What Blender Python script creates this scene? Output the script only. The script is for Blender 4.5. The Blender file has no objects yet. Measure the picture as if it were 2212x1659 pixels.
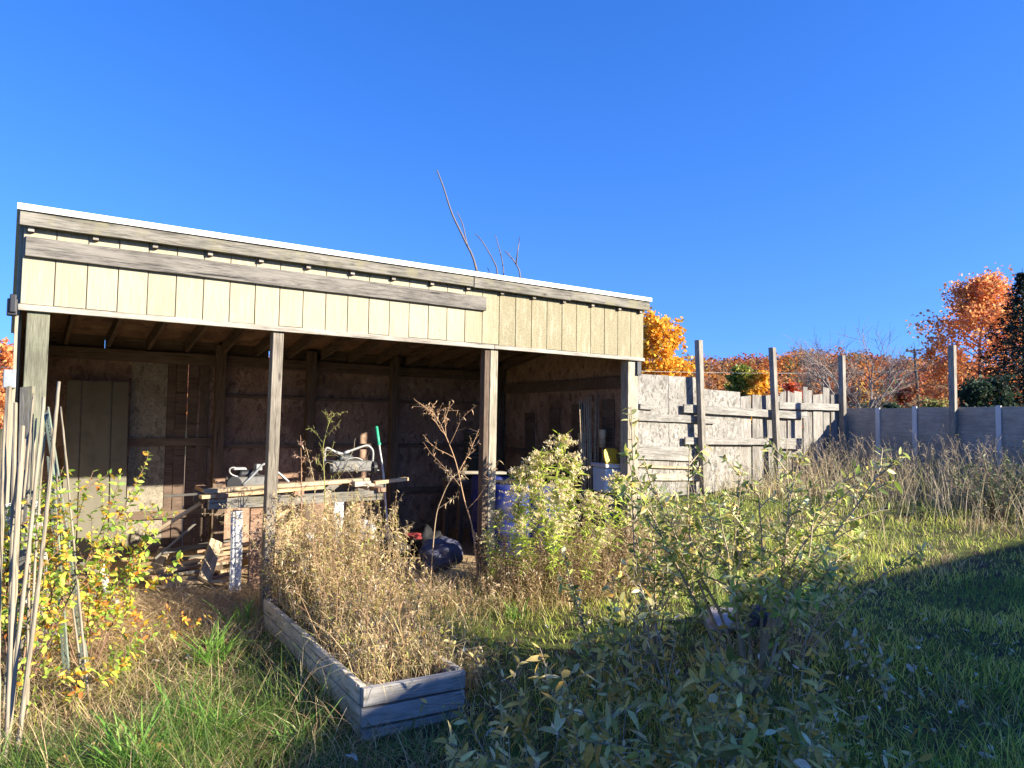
import bpy, math, random
import numpy as np
from mathutils import Matrix, Vector, Euler
PI = math.pi
rng = np.random.default_rng(11)
random.seed(5)
scn = bpy.context.scene
col = scn.collection

# ------------------------------------------------------------------ camera frame
EYE = 1.62
FOC, PITCH, ROLL = 1594.24, 0.0555326, 0.0139047
SHED_L = np.array([-3.49833, 5.19709]); SHED_D = np.array([.82583, .56392]); SHED_N = np.array([.56392, -.82583])
SUN_AZ, SUN_EL = math.radians(-18.8), math.radians(22.0)      # plan angle of the direction to the sun, from +x
SUN_H = np.array([math.cos(SUN_AZ), math.sin(SUN_AZ)])

def ray(px, py):
    c, s = math.cos(ROLL), math.sin(ROLL); du, dv = px - 1106, py - 829.5
    u = c*du + s*dv; v = -s*du + c*dv
    return np.array([u/FOC, math.cos(PITCH) + v/FOC*math.sin(PITCH), math.sin(PITCH) - v/FOC*math.cos(PITCH)])
def on_b(px, py, b):            # point at depth b behind the shed front
    r = ray(px, py); t = ((SHED_L - SHED_N*b) @ SHED_N)/(r[:2] @ SHED_N); p = r*t; p[2] += EYE; return p
def on_y(px, py, y):
    r = ray(px, py); p = r*(y/r[1]); p[2] += EYE; return p
def on_z(px, py, z):
    r = ray(px, py); p = r*((z - EYE)/r[2]); p[2] += EYE; return p
def loc_ab(p):                  # shed local coordinates
    q = np.asarray(p)[:2] - SHED_L; return float(q @ SHED_D), float(-(q @ SHED_N))
def world_ab(a, b, z=0.0):
    q = SHED_L + a*SHED_D - b*SHED_N; return np.array([q[0], q[1], z])

def sstep(e0, e1, x):
    t = np.clip((x - e0)/(e1 - e0), 0, 1); return t*t*(3 - 2*t)
def ground_h(x, y):
    x = np.asarray(x, float); y = np.asarray(y, float)
    h = .28*sstep(7, 15, y)*sstep(-1, 3, x)
    a = (x - SHED_L[0])*SHED_D[0] + (y - SHED_L[1])*SHED_D[1]
    b = -((x - SHED_L[0])*SHED_N[0] + (y - SHED_L[1])*SHED_N[1])
    ins = sstep(-.25, .55, b)*sstep(-.5, .1, a)*(1 - sstep(6.2, 7.0, a))
    h = np.maximum(h, .13*ins) - .085*np.exp(-(((x + .55)/.75)**2 + ((y - 3.75)/.6)**2))
    h = h + .025*np.sin(1.3*x + .7*y)*np.cos(1.1*y - .4*x) + .012*np.sin(4.1*x + 2)*np.sin(3.7*y + 1)
    far = np.hypot(x, y)
    return h*(1 - sstep(40, 90, far))

# ------------------------------------------------------------------ node helpers
def new_mat(name):
    m = bpy.data.materials.new(name); m.use_nodes = True
    nt = m.node_tree; nt.nodes.clear()
    out = nt.nodes.new('ShaderNodeOutputMaterial'); b = nt.nodes.new('ShaderNodeBsdfPrincipled')
    nt.links.new(b.outputs[0], out.inputs[0])
    b.inputs['Roughness'].default_value = .8
    b.inputs['Specular IOR Level'].default_value = .25
    return m, nt, b, out
def N(nt, typ, **kw):
    n = nt.nodes.new(typ)
    for k, v in kw.items(): setattr(n, k, v)
    return n
def ramp(nt, fac, stops):
    r = N(nt, 'ShaderNodeValToRGB'); e = r.color_ramp.elements
    while len(e) < len(stops): e.new(.5)
    for el, (p, c) in zip(e, stops):
        el.position = p; el.color = (c[0], c[1], c[2], 1) if not isinstance(c, (int, float)) else (c, c, c, 1)
    nt.links.new(fac, r.inputs[0]); return r.outputs[0]
def noise(nt, vec, scale, detail=4, rough=.6, dist=0.0):
    n = N(nt, 'ShaderNodeTexNoise'); n.inputs['Scale'].default_value = scale; n.inputs['Detail'].default_value = detail
    n.inputs['Roughness'].default_value = rough; n.inputs['Distortion'].default_value = dist
    if vec is not None: nt.links.new(vec, n.inputs['Vector'])
    return n.outputs[0]
def mixc(nt, fac, a, b, mode='MIX'):
    m = N(nt, 'ShaderNodeMix', data_type='RGBA', blend_type=mode)
    for s, v in ((m.inputs[0], fac), (m.inputs[6], a), (m.inputs[7], b)):
        if isinstance(v, (int, float)): s.default_value = v
        elif isinstance(v, tuple): s.default_value = (v[0], v[1], v[2], 1)
        else: nt.links.new(v, s)
    return m.outputs[2]
def math_n(nt, op, a, b=None):
    m = N(nt, 'ShaderNodeMath', operation=op)
    for s, v in ((m.inputs[0], a), (m.inputs[1], b)):
        if v is None: continue
        if isinstance(v, (int, float)): s.default_value = v
        else: nt.links.new(v, s)
    return m.outputs[0]
def objvec(nt, scale=(1, 1, 1), rnd=True, rot=(0, 0, 0)):
    tc = N(nt, 'ShaderNodeTexCoord'); v = tc.outputs['Object']
    if rnd:
        oi = N(nt, 'ShaderNodeObjectInfo'); ad = N(nt, 'ShaderNodeVectorMath', operation='ADD')
        sc = N(nt, 'ShaderNodeVectorMath', operation='SCALE'); cx = N(nt, 'ShaderNodeCombineXYZ')
        for i in range(3): nt.links.new(oi.outputs['Random'], cx.inputs[i])
        nt.links.new(cx.outputs[0], sc.inputs[0]); sc.inputs['Scale'].default_value = 37.0
        nt.links.new(v, ad.inputs[0]); nt.links.new(sc.outputs[0], ad.inputs[1]); v = ad.outputs[0]
    mp = N(nt, 'ShaderNodeMapping'); mp.inputs['Scale'].default_value = scale; mp.inputs['Rotation'].default_value = rot
    nt.links.new(v, mp.inputs[0]); return mp.outputs[0]
def bump(nt, b, h, strength=.3, dist=.01):
    n = N(nt, 'ShaderNodeBump'); n.inputs['Strength'].default_value = strength; n.inputs['Distance'].default_value = dist
    nt.links.new(h, n.inputs['Height']); nt.links.new(n.outputs[0], b.inputs['Normal'])

def wood(name, dark, mid, light, axis='x', stain=None, knots=True, patch=1.0):
    m, nt, b, _ = new_mat(name)
    sc = {'x': (1.4, 26, 26), 'z': (26, 26, 1.4), 'y': (26, 1.4, 26)}[axis]
    sk = {'x': (2.2, 7, 7), 'z': (7, 7, 2.2), 'y': (7, 2.2, 7)}[axis]
    v = objvec(nt, sc); g = noise(nt, v, 1.6, 7, .7, .9)
    fine = noise(nt, objvec(nt, tuple(3.2*k for k in sc)), 2.0, 3, .6)
    c = ramp(nt, g, [(.33, dark), (.46, mid), (.56, light), (.64, mid), (.74, light)])
    c = mixc(nt, .45, c, ramp(nt, fine, [(.35, tuple(.45*k for k in dark)), (.65, light)]))
    p = noise(nt, objvec(nt, (1, 1, 1)), 2.3*patch, 4, .6)
    c = mixc(nt, ramp(nt, p, [(.42, 0.0), (.68, .6)]), c, tuple(.55*k for k in mid))
    if knots:
        vo = N(nt, 'ShaderNodeTexVoronoi'); nt.links.new(objvec(nt, sk), vo.inputs['Vector']); vo.inputs['Scale'].default_value = 1.0
        c = mixc(nt, ramp(nt, vo.outputs['Distance'], [(.05, .85), (.12, 0.0)]), c, tuple(.3*k for k in mid))
    cr = noise(nt, objvec(nt, tuple(.9*k if k > 5 else .55*k for k in sc)), 2.6, 5, .62, .5)
    c = mixc(nt, ramp(nt, cr, [(.335, .95), (.41, 0.0)]), c, tuple(.3*k for k in dark))          # drying cracks along the grain
    c = mixc(nt, ramp(nt, noise(nt, objvec(nt, tuple(.35*k if k > 5 else .8*k for k in sc)), 1.2, 4, .6), [(.50, 0.0), (.66, .6)]), c, light)
    if stain: c = mixc(nt, ramp(nt, noise(nt, objvec(nt, (1, 1, 1)), 5, 5, .7), [(.5, 0.0), (.66, .8)]), c, stain)
    nt.links.new(c, b.inputs['Base Color']); b.inputs['Roughness'].default_value = .85
    bump(nt, b, mixc(nt, .4, g, fine), .5, .006)
    return m

def osb(name, base, light, dark, scale=16.0, mildew=.5, rough=.85):
    m, nt, b, _ = new_mat(name)
    v = objvec(nt)
    w = N(nt, 'ShaderNodeTexNoise'); w.inputs['Scale'].default_value = 5; nt.links.new(v, w.inputs['Vector'])
    dv = mixc(nt, .12, v, w.outputs['Color'])
    mp = N(nt, 'ShaderNodeMapping'); mp.inputs['Scale'].default_value = (1, 1, .55); mp.inputs['Rotation'].default_value = (.3, .9, .4); nt.links.new(dv, mp.inputs[0])
    vo = N(nt, 'ShaderNodeTexVoronoi'); vo.inputs['Scale'].default_value = scale; nt.links.new(mp.outputs[0], vo.inputs['Vector'])
    sp = N(nt, 'ShaderNodeSeparateColor'); nt.links.new(vo.outputs['Color'], sp.inputs[0])
    c = ramp(nt, sp.outputs[0], [(0, dark), (.3, base), (.75, base), (1, light)])
    c = mixc(nt, ramp(nt, noise(nt, v, 46, 3, .7), [(.38, .55), (.5, 0.0)]), c, tuple(.42*k for k in dark))
    c = mixc(nt, ramp(nt, noise(nt, v, 1.7, 6, .65), [(.44, 0.0), (.72, mildew)]), c, tuple(.5*k for k in dark))
    nt.links.new(c, b.inputs['Base Color']); b.inputs['Roughness'].default_value = rough
    bump(nt, b, sp.outputs[1], .35, .004)
    return m

def plain(name, c, rough=.5, metal=0.0, var=.25, scale=9.0, dirt=None):
    m, nt, b, _ = new_mat(name)
    n = noise(nt, objvec(nt), scale, 5, .65)
    cc = ramp(nt, n, [(.3, tuple(k*(1 - var) for k in c)), (.7, tuple(min(1, k*(1 + var*.5)) for k in c))])
    if dirt: cc = mixc(nt, ramp(nt, noise(nt, objvec(nt), scale*.5, 6, .7), [(.48, 0.0), (.66, .75)]), cc, dirt)
    nt.links.new(cc, b.inputs['Base Color']); b.inputs['Roughness'].default_value = rough; b.inputs['Metallic'].default_value = metal
    bump(nt, b, n, .15, .004)
    return m

def leafy(name, trans=.35, rough=.55, spec=.3, gain=1.0):
    m, nt, b, out = new_mat(name)
    at = N(nt, 'ShaderNodeAttribute', attribute_name='tint')
    n = noise(nt, objvec(nt, rnd=False), 60, 2, .6)
    c = mixc(nt, 1.0, at.outputs['Color'], ramp(nt, n, [(.3, .72*gain), (.7, gain)]), 'MULTIPLY')
    nt.links.new(c, b.inputs['Base Color']); b.inputs['Roughness'].default_value = rough; b.inputs['Specular IOR Level'].default_value = spec
    t = N(nt, 'ShaderNodeBsdfTranslucent'); nt.links.new(c, t.inputs['Color'])
    mx = N(nt, 'ShaderNodeMixShader'); mx.inputs[0].default_value = trans
    nt.links.new(b.outputs[0], mx.inputs[1]); nt.links.new(t.outputs[0], mx.inputs[2]); nt.links.new(mx.outputs[0], out.inputs[0])
    return m

# ------------------------------------------------------------------ objects
def tag(o, label=None, cat=None, group=None, kind=None):
    if label: o['label'] = label
    if cat: o['category'] = cat
    if group: o['group'] = group
    if kind: o['kind'] = kind
    return o
def empty(name, loc=(0, 0, 0), rz=0.0):
    o = bpy.data.objects.new(name, None); col.objects.link(o); o.location = tuple(loc); o.rotation_euler = (0, 0, rz); o.empty_display_size = .1
    return o
def link_mesh(name, me, mat, parent=None, mw=None):
    if mat is not None: me.materials.append(mat)
    o = bpy.data.objects.new(name, me); col.objects.link(o)
    if parent is not None: o.parent = parent
    if mw is not None: o.matrix_local = mw
    return o
class MB:
    def __init__(s): s.v = []; s.f = []
    def add(s, vs, fs):
        k = len(s.v); s.v += [tuple(map(float, q)) for q in vs]; s.f += [tuple(i + k for i in q) for q in fs]; return s
    def box(s, x0, x1, y0, y1, z0, z1):
        return s.add([(x0,y0,z0),(x1,y0,z0),(x1,y1,z0),(x0,y1,z0),(x0,y0,z1),(x1,y0,z1),(x1,y1,z1),(x0,y1,z1)],
                     [(0,3,2,1),(4,5,6,7),(0,1,5,4),(1,2,6,5),(2,3,7,6),(3,0,4,7)])
    def hexa(s, p): return s.add(p, [(0,3,2,1),(4,5,6,7),(0,1,5,4),(1,2,6,5),(2,3,7,6),(3,0,4,7)])
    def bar(s, p0, p1, w, t, up=(0, 0, 1)):
        m = frame_m(p0, p1, up); L = (Vector(p1) - Vector(p0)).length; k = MB().box(0, L, -w/2, w/2, -t/2, t/2)
        return s.add([m @ Vector(q) for q in k.v], k.f)
    def tube(s, pts, r, n=8, cap=True):
        pts = [Vector(tuple(map(float, p))) for p in pts]; rs = r if hasattr(r, '__len__') else [r]*len(pts)
        vs = []; ref = None
        for i, p in enumerate(pts):
            d = (pts[min(i+1, len(pts)-1)] - pts[max(i-1, 0)]).normalized()
            if ref is None: ref = Vector((0, 0, 1)) if abs(d.z) < .9 else Vector((1, 0, 0))
            u = (ref - d*ref.dot(d)).normalized(); w = d.cross(u); ref = u
            vs += [p + (u*math.cos(2*PI*j/n) + w*math.sin(2*PI*j/n))*rs[i] for j in range(n)]
        fs = [(i*n+j, i*n+(j+1) % n, (i+1)*n+(j+1) % n, (i+1)*n+j) for i in range(len(pts)-1) for j in range(n)]
        if cap: fs += [tuple(range(n-1, -1, -1)), tuple((len(pts)-1)*n + j for j in range(n))]
        return s.add(vs, fs)
    def lathe(s, prof, c=(0, 0, 0), n=28):
        vs = [(c[0]+r*math.cos(2*PI*j/n), c[1]+r*math.sin(2*PI*j/n), c[2]+z) for r, z in prof for j in range(n)]
        fs = [(i*n+j, i*n+(j+1) % n, (i+1)*n+(j+1) % n, (i+1)*n+j) for i in range(len(prof)-1) for j in range(n)]
        fs += [tuple(range(n-1, -1, -1)), tuple((len(prof)-1)*n+j for j in range(n))]
        return s.add(vs, fs)
    def build(s, name, mat, parent=None, smooth=False, bevel=0.0, mw=None):
        me = bpy.data.meshes.new(name); me.from_pydata(s.v, [], s.f); me.update()
        if smooth:
            for p in me.polygons: p.use_smooth = True
        o = link_mesh(name, me, mat, parent, mw)
        if bevel:
            b = o.modifiers.new('bevel', 'BEVEL'); b.width = bevel; b.segments = 2; b.limit_method = 'ANGLE'
        return o
def frame_m(p0, p1, up=(0, 0, 1)):
    p0 = Vector(tuple(map(float, p0))); p1 = Vector(tuple(map(float, p1))); x = (p1 - p0).normalized(); u = Vector(up)
    if abs(x.dot(u)) > .985: u = Vector((0, 1, 0))
    y = u.cross(x).normalized(); z = x.cross(y)
    m = Matrix((x, y, z)).transposed().to_4x4(); m.translation = p0; return m
def plank(name, p0, p1, w, t, mat, parent=None, up=(0, 0, 1), bevel=.003, wav=.004, taper=0.0, ends=.006):
    """one board, its length along its own x; slightly wavy edges and worn ends"""
    L = float(np.linalg.norm(np.array(p1, float) - np.array(p0, float))); n = max(2, int(L/.35))
    vs = []; 
    for i in range(n + 1):
        x = L*i/n; o = random.uniform(-wav, wav); k = 1 - taper*i/n; e = random.uniform(-ends, ends) if i in (0, n) else 0
        dw = random.uniform(-wav, wav)*.5; dz = random.uniform(-wav, wav)*.7
        vs += [(x+e, (-w/2*k+o), -t/2+dz), (x-e*.5, w/2*k+o+dw, -t/2+dz), (x-e*.5, w/2*k+o+dw, t/2+dz), (x+e, -w/2*k+o, t/2+dz)]
    fs = [(4*i+j, 4*i+4+j, 4*i+4+(j+1) % 4, 4*i+(j+1) % 4) for i in range(n) for j in range(4)]
    fs += [(0, 1, 2, 3), (4*n+3, 4*n+2, 4*n+1, 4*n)]
    mb = MB(); mb.v = vs; mb.f = [tuple(reversed(f)) for f in fs]
    m = frame_m(p0, p1, up)
    if parent is not None and parent.name in PW: m = PW[parent.name].inverted() @ m
    return mb.build(name, mat, parent, bevel=bevel, mw=m)
PW = {}                                                     # world matrices of parents whose children are given in world space

# ------------------------------------------------------------------ numpy foliage kit
def raw_mesh(name, V, faces_k, F, mat, parent=None, tint=None, smooth=True):
    """V (n,3); faces as flat index array F with sizes faces_k"""
    me = bpy.data.meshes.new(name); V = np.ascontiguousarray(V, np.float32)
    me.vertices.add(len(V)); me.vertices.foreach_set('co', V.ravel())
    me.loops.add(len(F)); me.loops.foreach_set('vertex_index', np.ascontiguousarray(F, np.int32))
    ls = np.concatenate([[0], np.cumsum(faces_k)[:-1]]).astype(np.int32)
    me.polygons.add(len(faces_k)); me.polygons.foreach_set('loop_start', ls)
    if smooth: me.polygons.foreach_set('use_smooth', np.ones(len(faces_k), bool))
    me.update(calc_edges=True)
    if tint is not None:
        a = me.color_attributes.new('tint', 'FLOAT_COLOR', 'POINT'); c = np.ones((len(V), 4), np.float32); c[:, :3] = tint
        a.data.foreach_set('color', c.ravel())
    return link_mesh(name, me, mat, parent)
def unit(v): return v/np.maximum(np.linalg.norm(v, axis=-1, keepdims=True), 1e-9)
class Leaves:
    T = np.array([0, .3, .3, .3, .68, .68, .68, 1.0]); S = np.array([0, -.46, 0, .46, -.40, 0, .40, 0])
    FK = np.array([3, 3, 4, 4, 3, 3]); FI = np.array([0,2,1, 0,3,2, 1,2,5,4, 2,3,6,5, 4,5,7, 5,6,7])
    def __init__(s): s.P = []; s.D = []; s.N = []; s.L = []; s.W = []; s.C = []
    def add(s, P, D, Nn, L, W, C):
        n = len(P); s.P.append(P); s.D.append(D); s.N.append(Nn); s.L.append(np.broadcast_to(L, n)); s.W.append(np.broadcast_to(W, n)); s.C.append(np.broadcast_to(C, (n, 3)))
    def build(s, name, mat, parent=None, fold=.22, curl=.25, off=None):
        P = np.concatenate(s.P); D = unit(np.concatenate(s.D)); Nn = np.concatenate(s.N); L = np.concatenate(s.L); W = np.concatenate(s.W); C = np.concatenate(s.C)
        if off is not None: P = P - np.asarray(off)
        S = unit(np.cross(D, Nn)); Nn = np.cross(S, D); n = len(P)
        cu = curl*rng.uniform(-.8, 2.2, n)
        V = P[:, None] + D[:, None]*(L[:, None]*s.T)[..., None] + S[:, None]*(W[:, None]*s.S)[..., None] \
            + Nn[:, None]*((np.abs(s.S)*fold)[None]*W[:, None] - (cu*L)[:, None]*(s.T**2)[None])[..., None]
        F = (s.FI[None] + 8*np.arange(n)[:, None]).ravel(); K = np.tile(s.FK, n)
        return raw_mesh(name, V.reshape(-1, 3), K, F, mat, parent, np.repeat(C, 8, 0))
class Stems:
    """bundles of thin tubes, each k points"""
    def __init__(s, n=4): s.V = []; s.F = []; s.C = []; s.k = 0; s.n = n
    def add(s, pts, rad, c=(.3, .2, .12)):
        pts = np.asarray(pts, float); m = len(pts); rad = np.broadcast_to(rad, m); n = s.n
        d = unit(np.gradient(pts, axis=0)); ref = np.array([.31, .57, .76]) if abs(d[0] @ np.array([.31, .57, .76])) < .9 else np.array([1., 0, 0])
        u = unit(np.cross(d, ref)); w = np.cross(d, u); a = 2*PI*np.arange(n)/n
        V = pts[:, None] + (u[:, None]*np.cos(a)[None, :, None] + w[:, None]*np.sin(a)[None, :, None])*rad[:, None, None]
        i = np.arange(m-1)[:, None]*n; j = np.arange(n)[None]; j2 = (j + 1) % n
        F = np.stack([i + j, i + j2, i + n + j2, i + n + j], -1).reshape(-1, 4) + s.k
        s.V.append(V.reshape(-1, 3)); s.F.append(F); s.C.append(np.broadcast_to(c, (m*n, 3))); s.k += m*n
    def build(s, name, mat, parent=None, off=None):
        V = np.concatenate(s.V); F = np.concatenate(s.F)
        if off is not None: V = V - np.asarray(off)
        return raw_mesh(name, V, np.full(len(F), 4), F.ravel(), mat, parent, np.concatenate(s.C))
def grow(p, d, L, k=8, wob=.12, grav=0.0, up=0.0):
    p = np.array(p, float); d = unit(np.array(d, float)); out = [p.copy()]
    for i in range(k - 1):
        d = unit(d + rng.normal(0, wob, 3) + np.array([0, 0, up - grav])); p = p + d*L/(k - 1); out.append(p.copy())
    return np.array(out)
def sample_line(pts, t):
    k = len(pts) - 1; i = np.minimum((t*k).astype(int), k - 1); f = (t*k - i)[:, None]
    return pts[i]*(1 - f) + pts[i+1]*f, unit(pts[i+1] - pts[i])
def leaves_on(lv, pts, n, t0, L, W, cols, spread=.9, upn=1.0, droop=.1, spiral=True, jit=.3):
    t = np.sort(rng.uniform(t0, 1, n)); P, T = sample_line(pts, t)
    a = np.arange(n)*2.4 + rng.uniform(0, 6) + rng.normal(0, jit, n)
    ref = np.array([.2, .3, .93]); u = unit(np.cross(T, ref) + 1e-6); w = np.cross(T, u)
    D = unit(T*(1 - .55*spread) + (u*np.cos(a)[:, None] + w*np.sin(a)[:, None])*spread + np.array([0, 0, -droop]) + rng.normal(0, .15, (n, 3)))
    Nn = unit(np.array([0, 0, upn]) + rng.normal(0, .65, (n, 3)) + T*.3)
    l = L*rng.uniform(.38, 1.2, n)
    lv.add(P, D, Nn, l, l*W*rng.uniform(.8, 1.2, n), cols(n))
def pal(cs, ws=None, j=.18):
    cs = np.array(cs, float); ws = None if ws is None else np.array(ws, float)/np.sum(ws)
    def f(n): return np.clip(cs[rng.choice(len(cs), n, p=ws)]*rng.uniform(1-j, 1+j, (n, 1))*rng.uniform(.93, 1.07, (n, 3)), .002, .95)
    return f
def blades(name, P, L, W, lean, bend, cols, mat, parent=None, kind=None, az=None):
    """grass blades: P (n,3), arrays; each a bent strip"""
    n = len(P); az = rng.uniform(0, 2*PI, n) if az is None else az
    H = np.stack([np.cos(az), np.sin(az), np.zeros(n)], -1); tw = az + PI/2 + rng.normal(0, .7, n)
    S = np.stack([np.cos(tw), np.sin(tw), np.zeros(n)], -1)
    ts = np.array([0, .4, .75, 1.0]); V = []
    ang = lean[:, None] + bend[:, None]*ts[None]                     # angle from vertical grows along the blade
    seg = np.diff(ts); px = np.zeros(n); pz = np.zeros(n); pts = [P]
    for i, sg in enumerate(seg):
        am = (ang[:, i] + ang[:, i+1])/2
        px = px + np.sin(am)*sg*L; pz = pz + np.cos(am)*sg*L
        pts.append(P + H*px[:, None] + np.array([0, 0, 1])*pz[:, None])
    wd = np.array([.8, 1.0, .65])
    V = np.empty((n, 7, 3))
    for i in range(3):
        V[:, 2*i] = pts[i] - S*(W*wd[i]/2)[:, None]; V[:, 2*i+1] = pts[i] + S*(W*wd[i]/2)[:, None]
    V[:, 6] = pts[3]
    FI = np.array([0, 1, 3, 2, 2, 3, 5, 4, 4, 5, 6]); FK = np.array([4, 4, 3])
    F = (FI[None] + 7*np.arange(n)[:, None]).ravel()
    return raw_mesh(name, V.reshape(-1, 3), np.tile(FK, n), F, mat, parent, np.repeat(cols, 7, 0))
# ------------------------------------------------------------------ world, sun, camera
w = bpy.data.worlds.new("World"); scn.world = w; w.use_nodes = True
nt = w.node_tree; bg = nt.nodes['Background']
sky = nt.nodes.new('ShaderNodeTexSky'); sky.sky_type = 'NISHITA'; sky.sun_disc = False
sky.sun_elevation = SUN_EL; sky.sun_rotation = PI/2 - SUN_AZ; sky.altitude = 300; sky.air_density = 1.0; sky.dust_density = .25; sky.ozone_density = 3.0
tcw = nt.nodes.new('ShaderNodeTexCoord'); mpw = nt.nodes.new('ShaderNodeMapping'); mpw.inputs['Scale'].default_value = (1, 1, .80); mpw.inputs['Location'].default_value = (0, 0, .20)
nt.links.new(tcw.outputs['Generated'], mpw.inputs[0]); nt.links.new(mpw.outputs[0], sky.inputs[0])          # the clear dry air of the day: less of the pale band at the horizon
hs = nt.nodes.new('ShaderNodeHueSaturation'); hs.inputs['Saturation'].default_value = 1.31; hs.inputs['Hue'].default_value = .519; hs.inputs['Value'].default_value = .88
nt.links.new(sky.outputs[0], hs.inputs['Color']); nt.links.new(hs.outputs[0], bg.inputs[0]); bg.inputs[1].default_value = .15
sd = bpy.data.lights.new('sun', 'SUN'); sd.energy = 5.0; sd.angle = math.radians(.5); sd.color = (1, .92, .76)
so = bpy.data.objects.new('sun', sd); col.objects.link(so)
sv = Vector((math.cos(SUN_EL)*SUN_H[0], math.cos(SUN_EL)*SUN_H[1], math.sin(SUN_EL)))
so.rotation_euler = sv.to_track_quat('Z', 'Y').to_euler(); so.location = sv*60
cd = bpy.data.cameras.new('camera'); cam = bpy.data.objects.new('camera', cd); col.objects.link(cam)
cd.sensor_width = 36; cd.sensor_fit = 'HORIZONTAL'; cd.lens = FOC/2212*36; cd.clip_start = .05; cd.clip_end = 6000
cam.matrix_world = Matrix.Translation((0, 0, EYE)) @ Matrix.Rotation(PI/2 + PITCH, 4, 'X') @ Matrix.Rotation(ROLL, 4, 'Z')
scn.camera = cam
scn.view_settings.view_transform = 'Standard'; scn.view_settings.look = 'None'; scn.view_settings.gamma = 1; scn.view_settings.exposure = 1.48

# ------------------------------------------------------------------ materials
M = {}
M['grey_board'] = wood('grey_board', (.05, .045, .038), (.145, .13, .105), (.31, .285, .24), 'x', stain=(.22, .2, .12))
M['old_board'] = wood('old_board', (.05, .045, .04), (.125, .112, .098), (.27, .245, .21), 'x')
M['grey_post'] = wood('grey_post', (.10, .08, .06), (.20, .17, .13), (.32, .28, .22), 'z')
M['mossy_post'] = wood('mossy_post', (.09, .088, .06), (.175, .17, .12), (.26, .25, .185), 'z', stain=(.2, .24, .13))
M['light_post'] = wood('light_post', (.17, .135, .09), (.34, .29, .21), (.48, .43, .33), 'z')
M['dark_bag'] = plain('dark_bag', (.018, .018, .02), .75, var=.5)
M['trim'] = wood('trim', (.15, .125, .095), (.33, .29, .235), (.48, .435, .37), 'x')
M['rafter'] = wood('rafter', (.055, .036, .026), (.13, .09, .065), (.19, .13, .095), 'y')
M['stud'] = wood('stud', (.06, .042, .03), (.13, .09, .065), (.19, .135, .095), 'z')
M['girt'] = wood('girt', (.07, .05, .035), (.15, .105, .075), (.21, .15, .105), 'x')
M['inner_osb'] = osb('inner_osb', (.34, .22, .155), (.44, .30, .215), (.19, .115, .08), 26, .85)
M['deck'] = osb('deck', (.27, .17, .12), (.34, .23, .16), (.16, .10, .075), 9, .6)
M['pale_osb'] = osb('pale_osb', (.29, .25, .19), (.36, .31, .23), (.18, .15, .11), 30, .5)
M['fence_osb'] = osb('fence_osb', (.31, .288, .255), (.42, .395, .35), (.15, .135, .112), 26, .4)
M['new_wood'] = wood('new_wood', (.34, .20, .09), (.55, .37, .19), (.68, .50, .30), 'x')
M['red_wood'] = wood('red_wood', (.16, .085, .05), (.30, .175, .11), (.42, .27, .18), 'x')
M['tan_wood'] = wood('tan_wood', (.27, .19, .11), (.44, .33, .2), (.58, .46, .31), 'x')
M['pale_wood'] = wood('pale_wood', (.22, .175, .12), (.42, .355, .265), (.58, .51, .40), 'x')
M['white_board'] = plain('white_board', (.58, .57, .54), .6, var=.08, dirt=(.5, .48, .43))
M['cream_board'] = plain('cream_board', (.34, .30, .22), .75, var=.15, dirt=(.33, .3, .22))
M['bed_board'] = wood('bed_board', (.36, .30, .21), (.62, .53, .385), (.74, .65, .49), 'x', stain=(.26, .25, .18))
M['bed_end'] = wood('bed_end', (.18, .165, .15), (.33, .31, .28), (.47, .445, .41), 'x', stain=(.28, .26, .24))
M['roof_metal'] = plain('roof_metal', (.82, .82, .80), .35, var=.04)
M['dark_metal'] = plain('dark_metal', (.05, .05, .055), .5, .6)
M['grey_metal'] = plain('grey_metal', (.36, .38, .39), .45, .5, var=.2, dirt=(.2, .17, .13))
M['tube_grey'] = plain('tube_grey', (.34, .345, .34), .4, .2, var=.15, dirt=(.3, .24, .18))
M['black_plastic'] = plain('black_plastic', (.025, .025, .028), .45)
M['blue_plastic'] = plain('blue_plastic', (.012, .028, .19), .55, var=.35, dirt=(.09, .08, .08))
M['ice_plastic'] = plain('ice_plastic', (.48, .60, .70), .5, var=.1, dirt=(.4, .42, .42))
M['white_plastic'] = plain('white_plastic', (.6, .6, .59), .4, var=.08, dirt=(.55, .5, .42))
M['grey_plastic'] = plain('grey_plastic', (.055, .062, .065), .5)
M['yellow_plastic'] = plain('yellow_plastic', (.72, .45, .04), .45)
M['green_plastic'] = plain('green_plastic', (.05, .42, .24), .4)
M['red_cloth'] = plain('red_cloth', (.20, .025, .025), .8)
M['bag'] = plain('bag', (.085, .085, .12), .55, var=.4)
M['fence_steel'] = None
M['stem'] = leafy('stem', .0, .8, .2, 1.3)
M['leaf'] = leafy('leaf', .40, gain=1.6)
M['silver_leaf'] = leafy('silver_leaf', .30, .6, gain=1.7)
M['grass'] = leafy('grass', .42, .5, gain=1.85)
M['dry'] = leafy('dry', .35, .8, .15, gain=1.6)
M['needle'] = leafy('needle', .12, .7)
M['bark'] = plain('bark', (.10, .08, .065), .9, var=.4, scale=20)
M['stone'] = plain('stone', (.40, .35, .325), .85, var=.3, scale=7)

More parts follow.
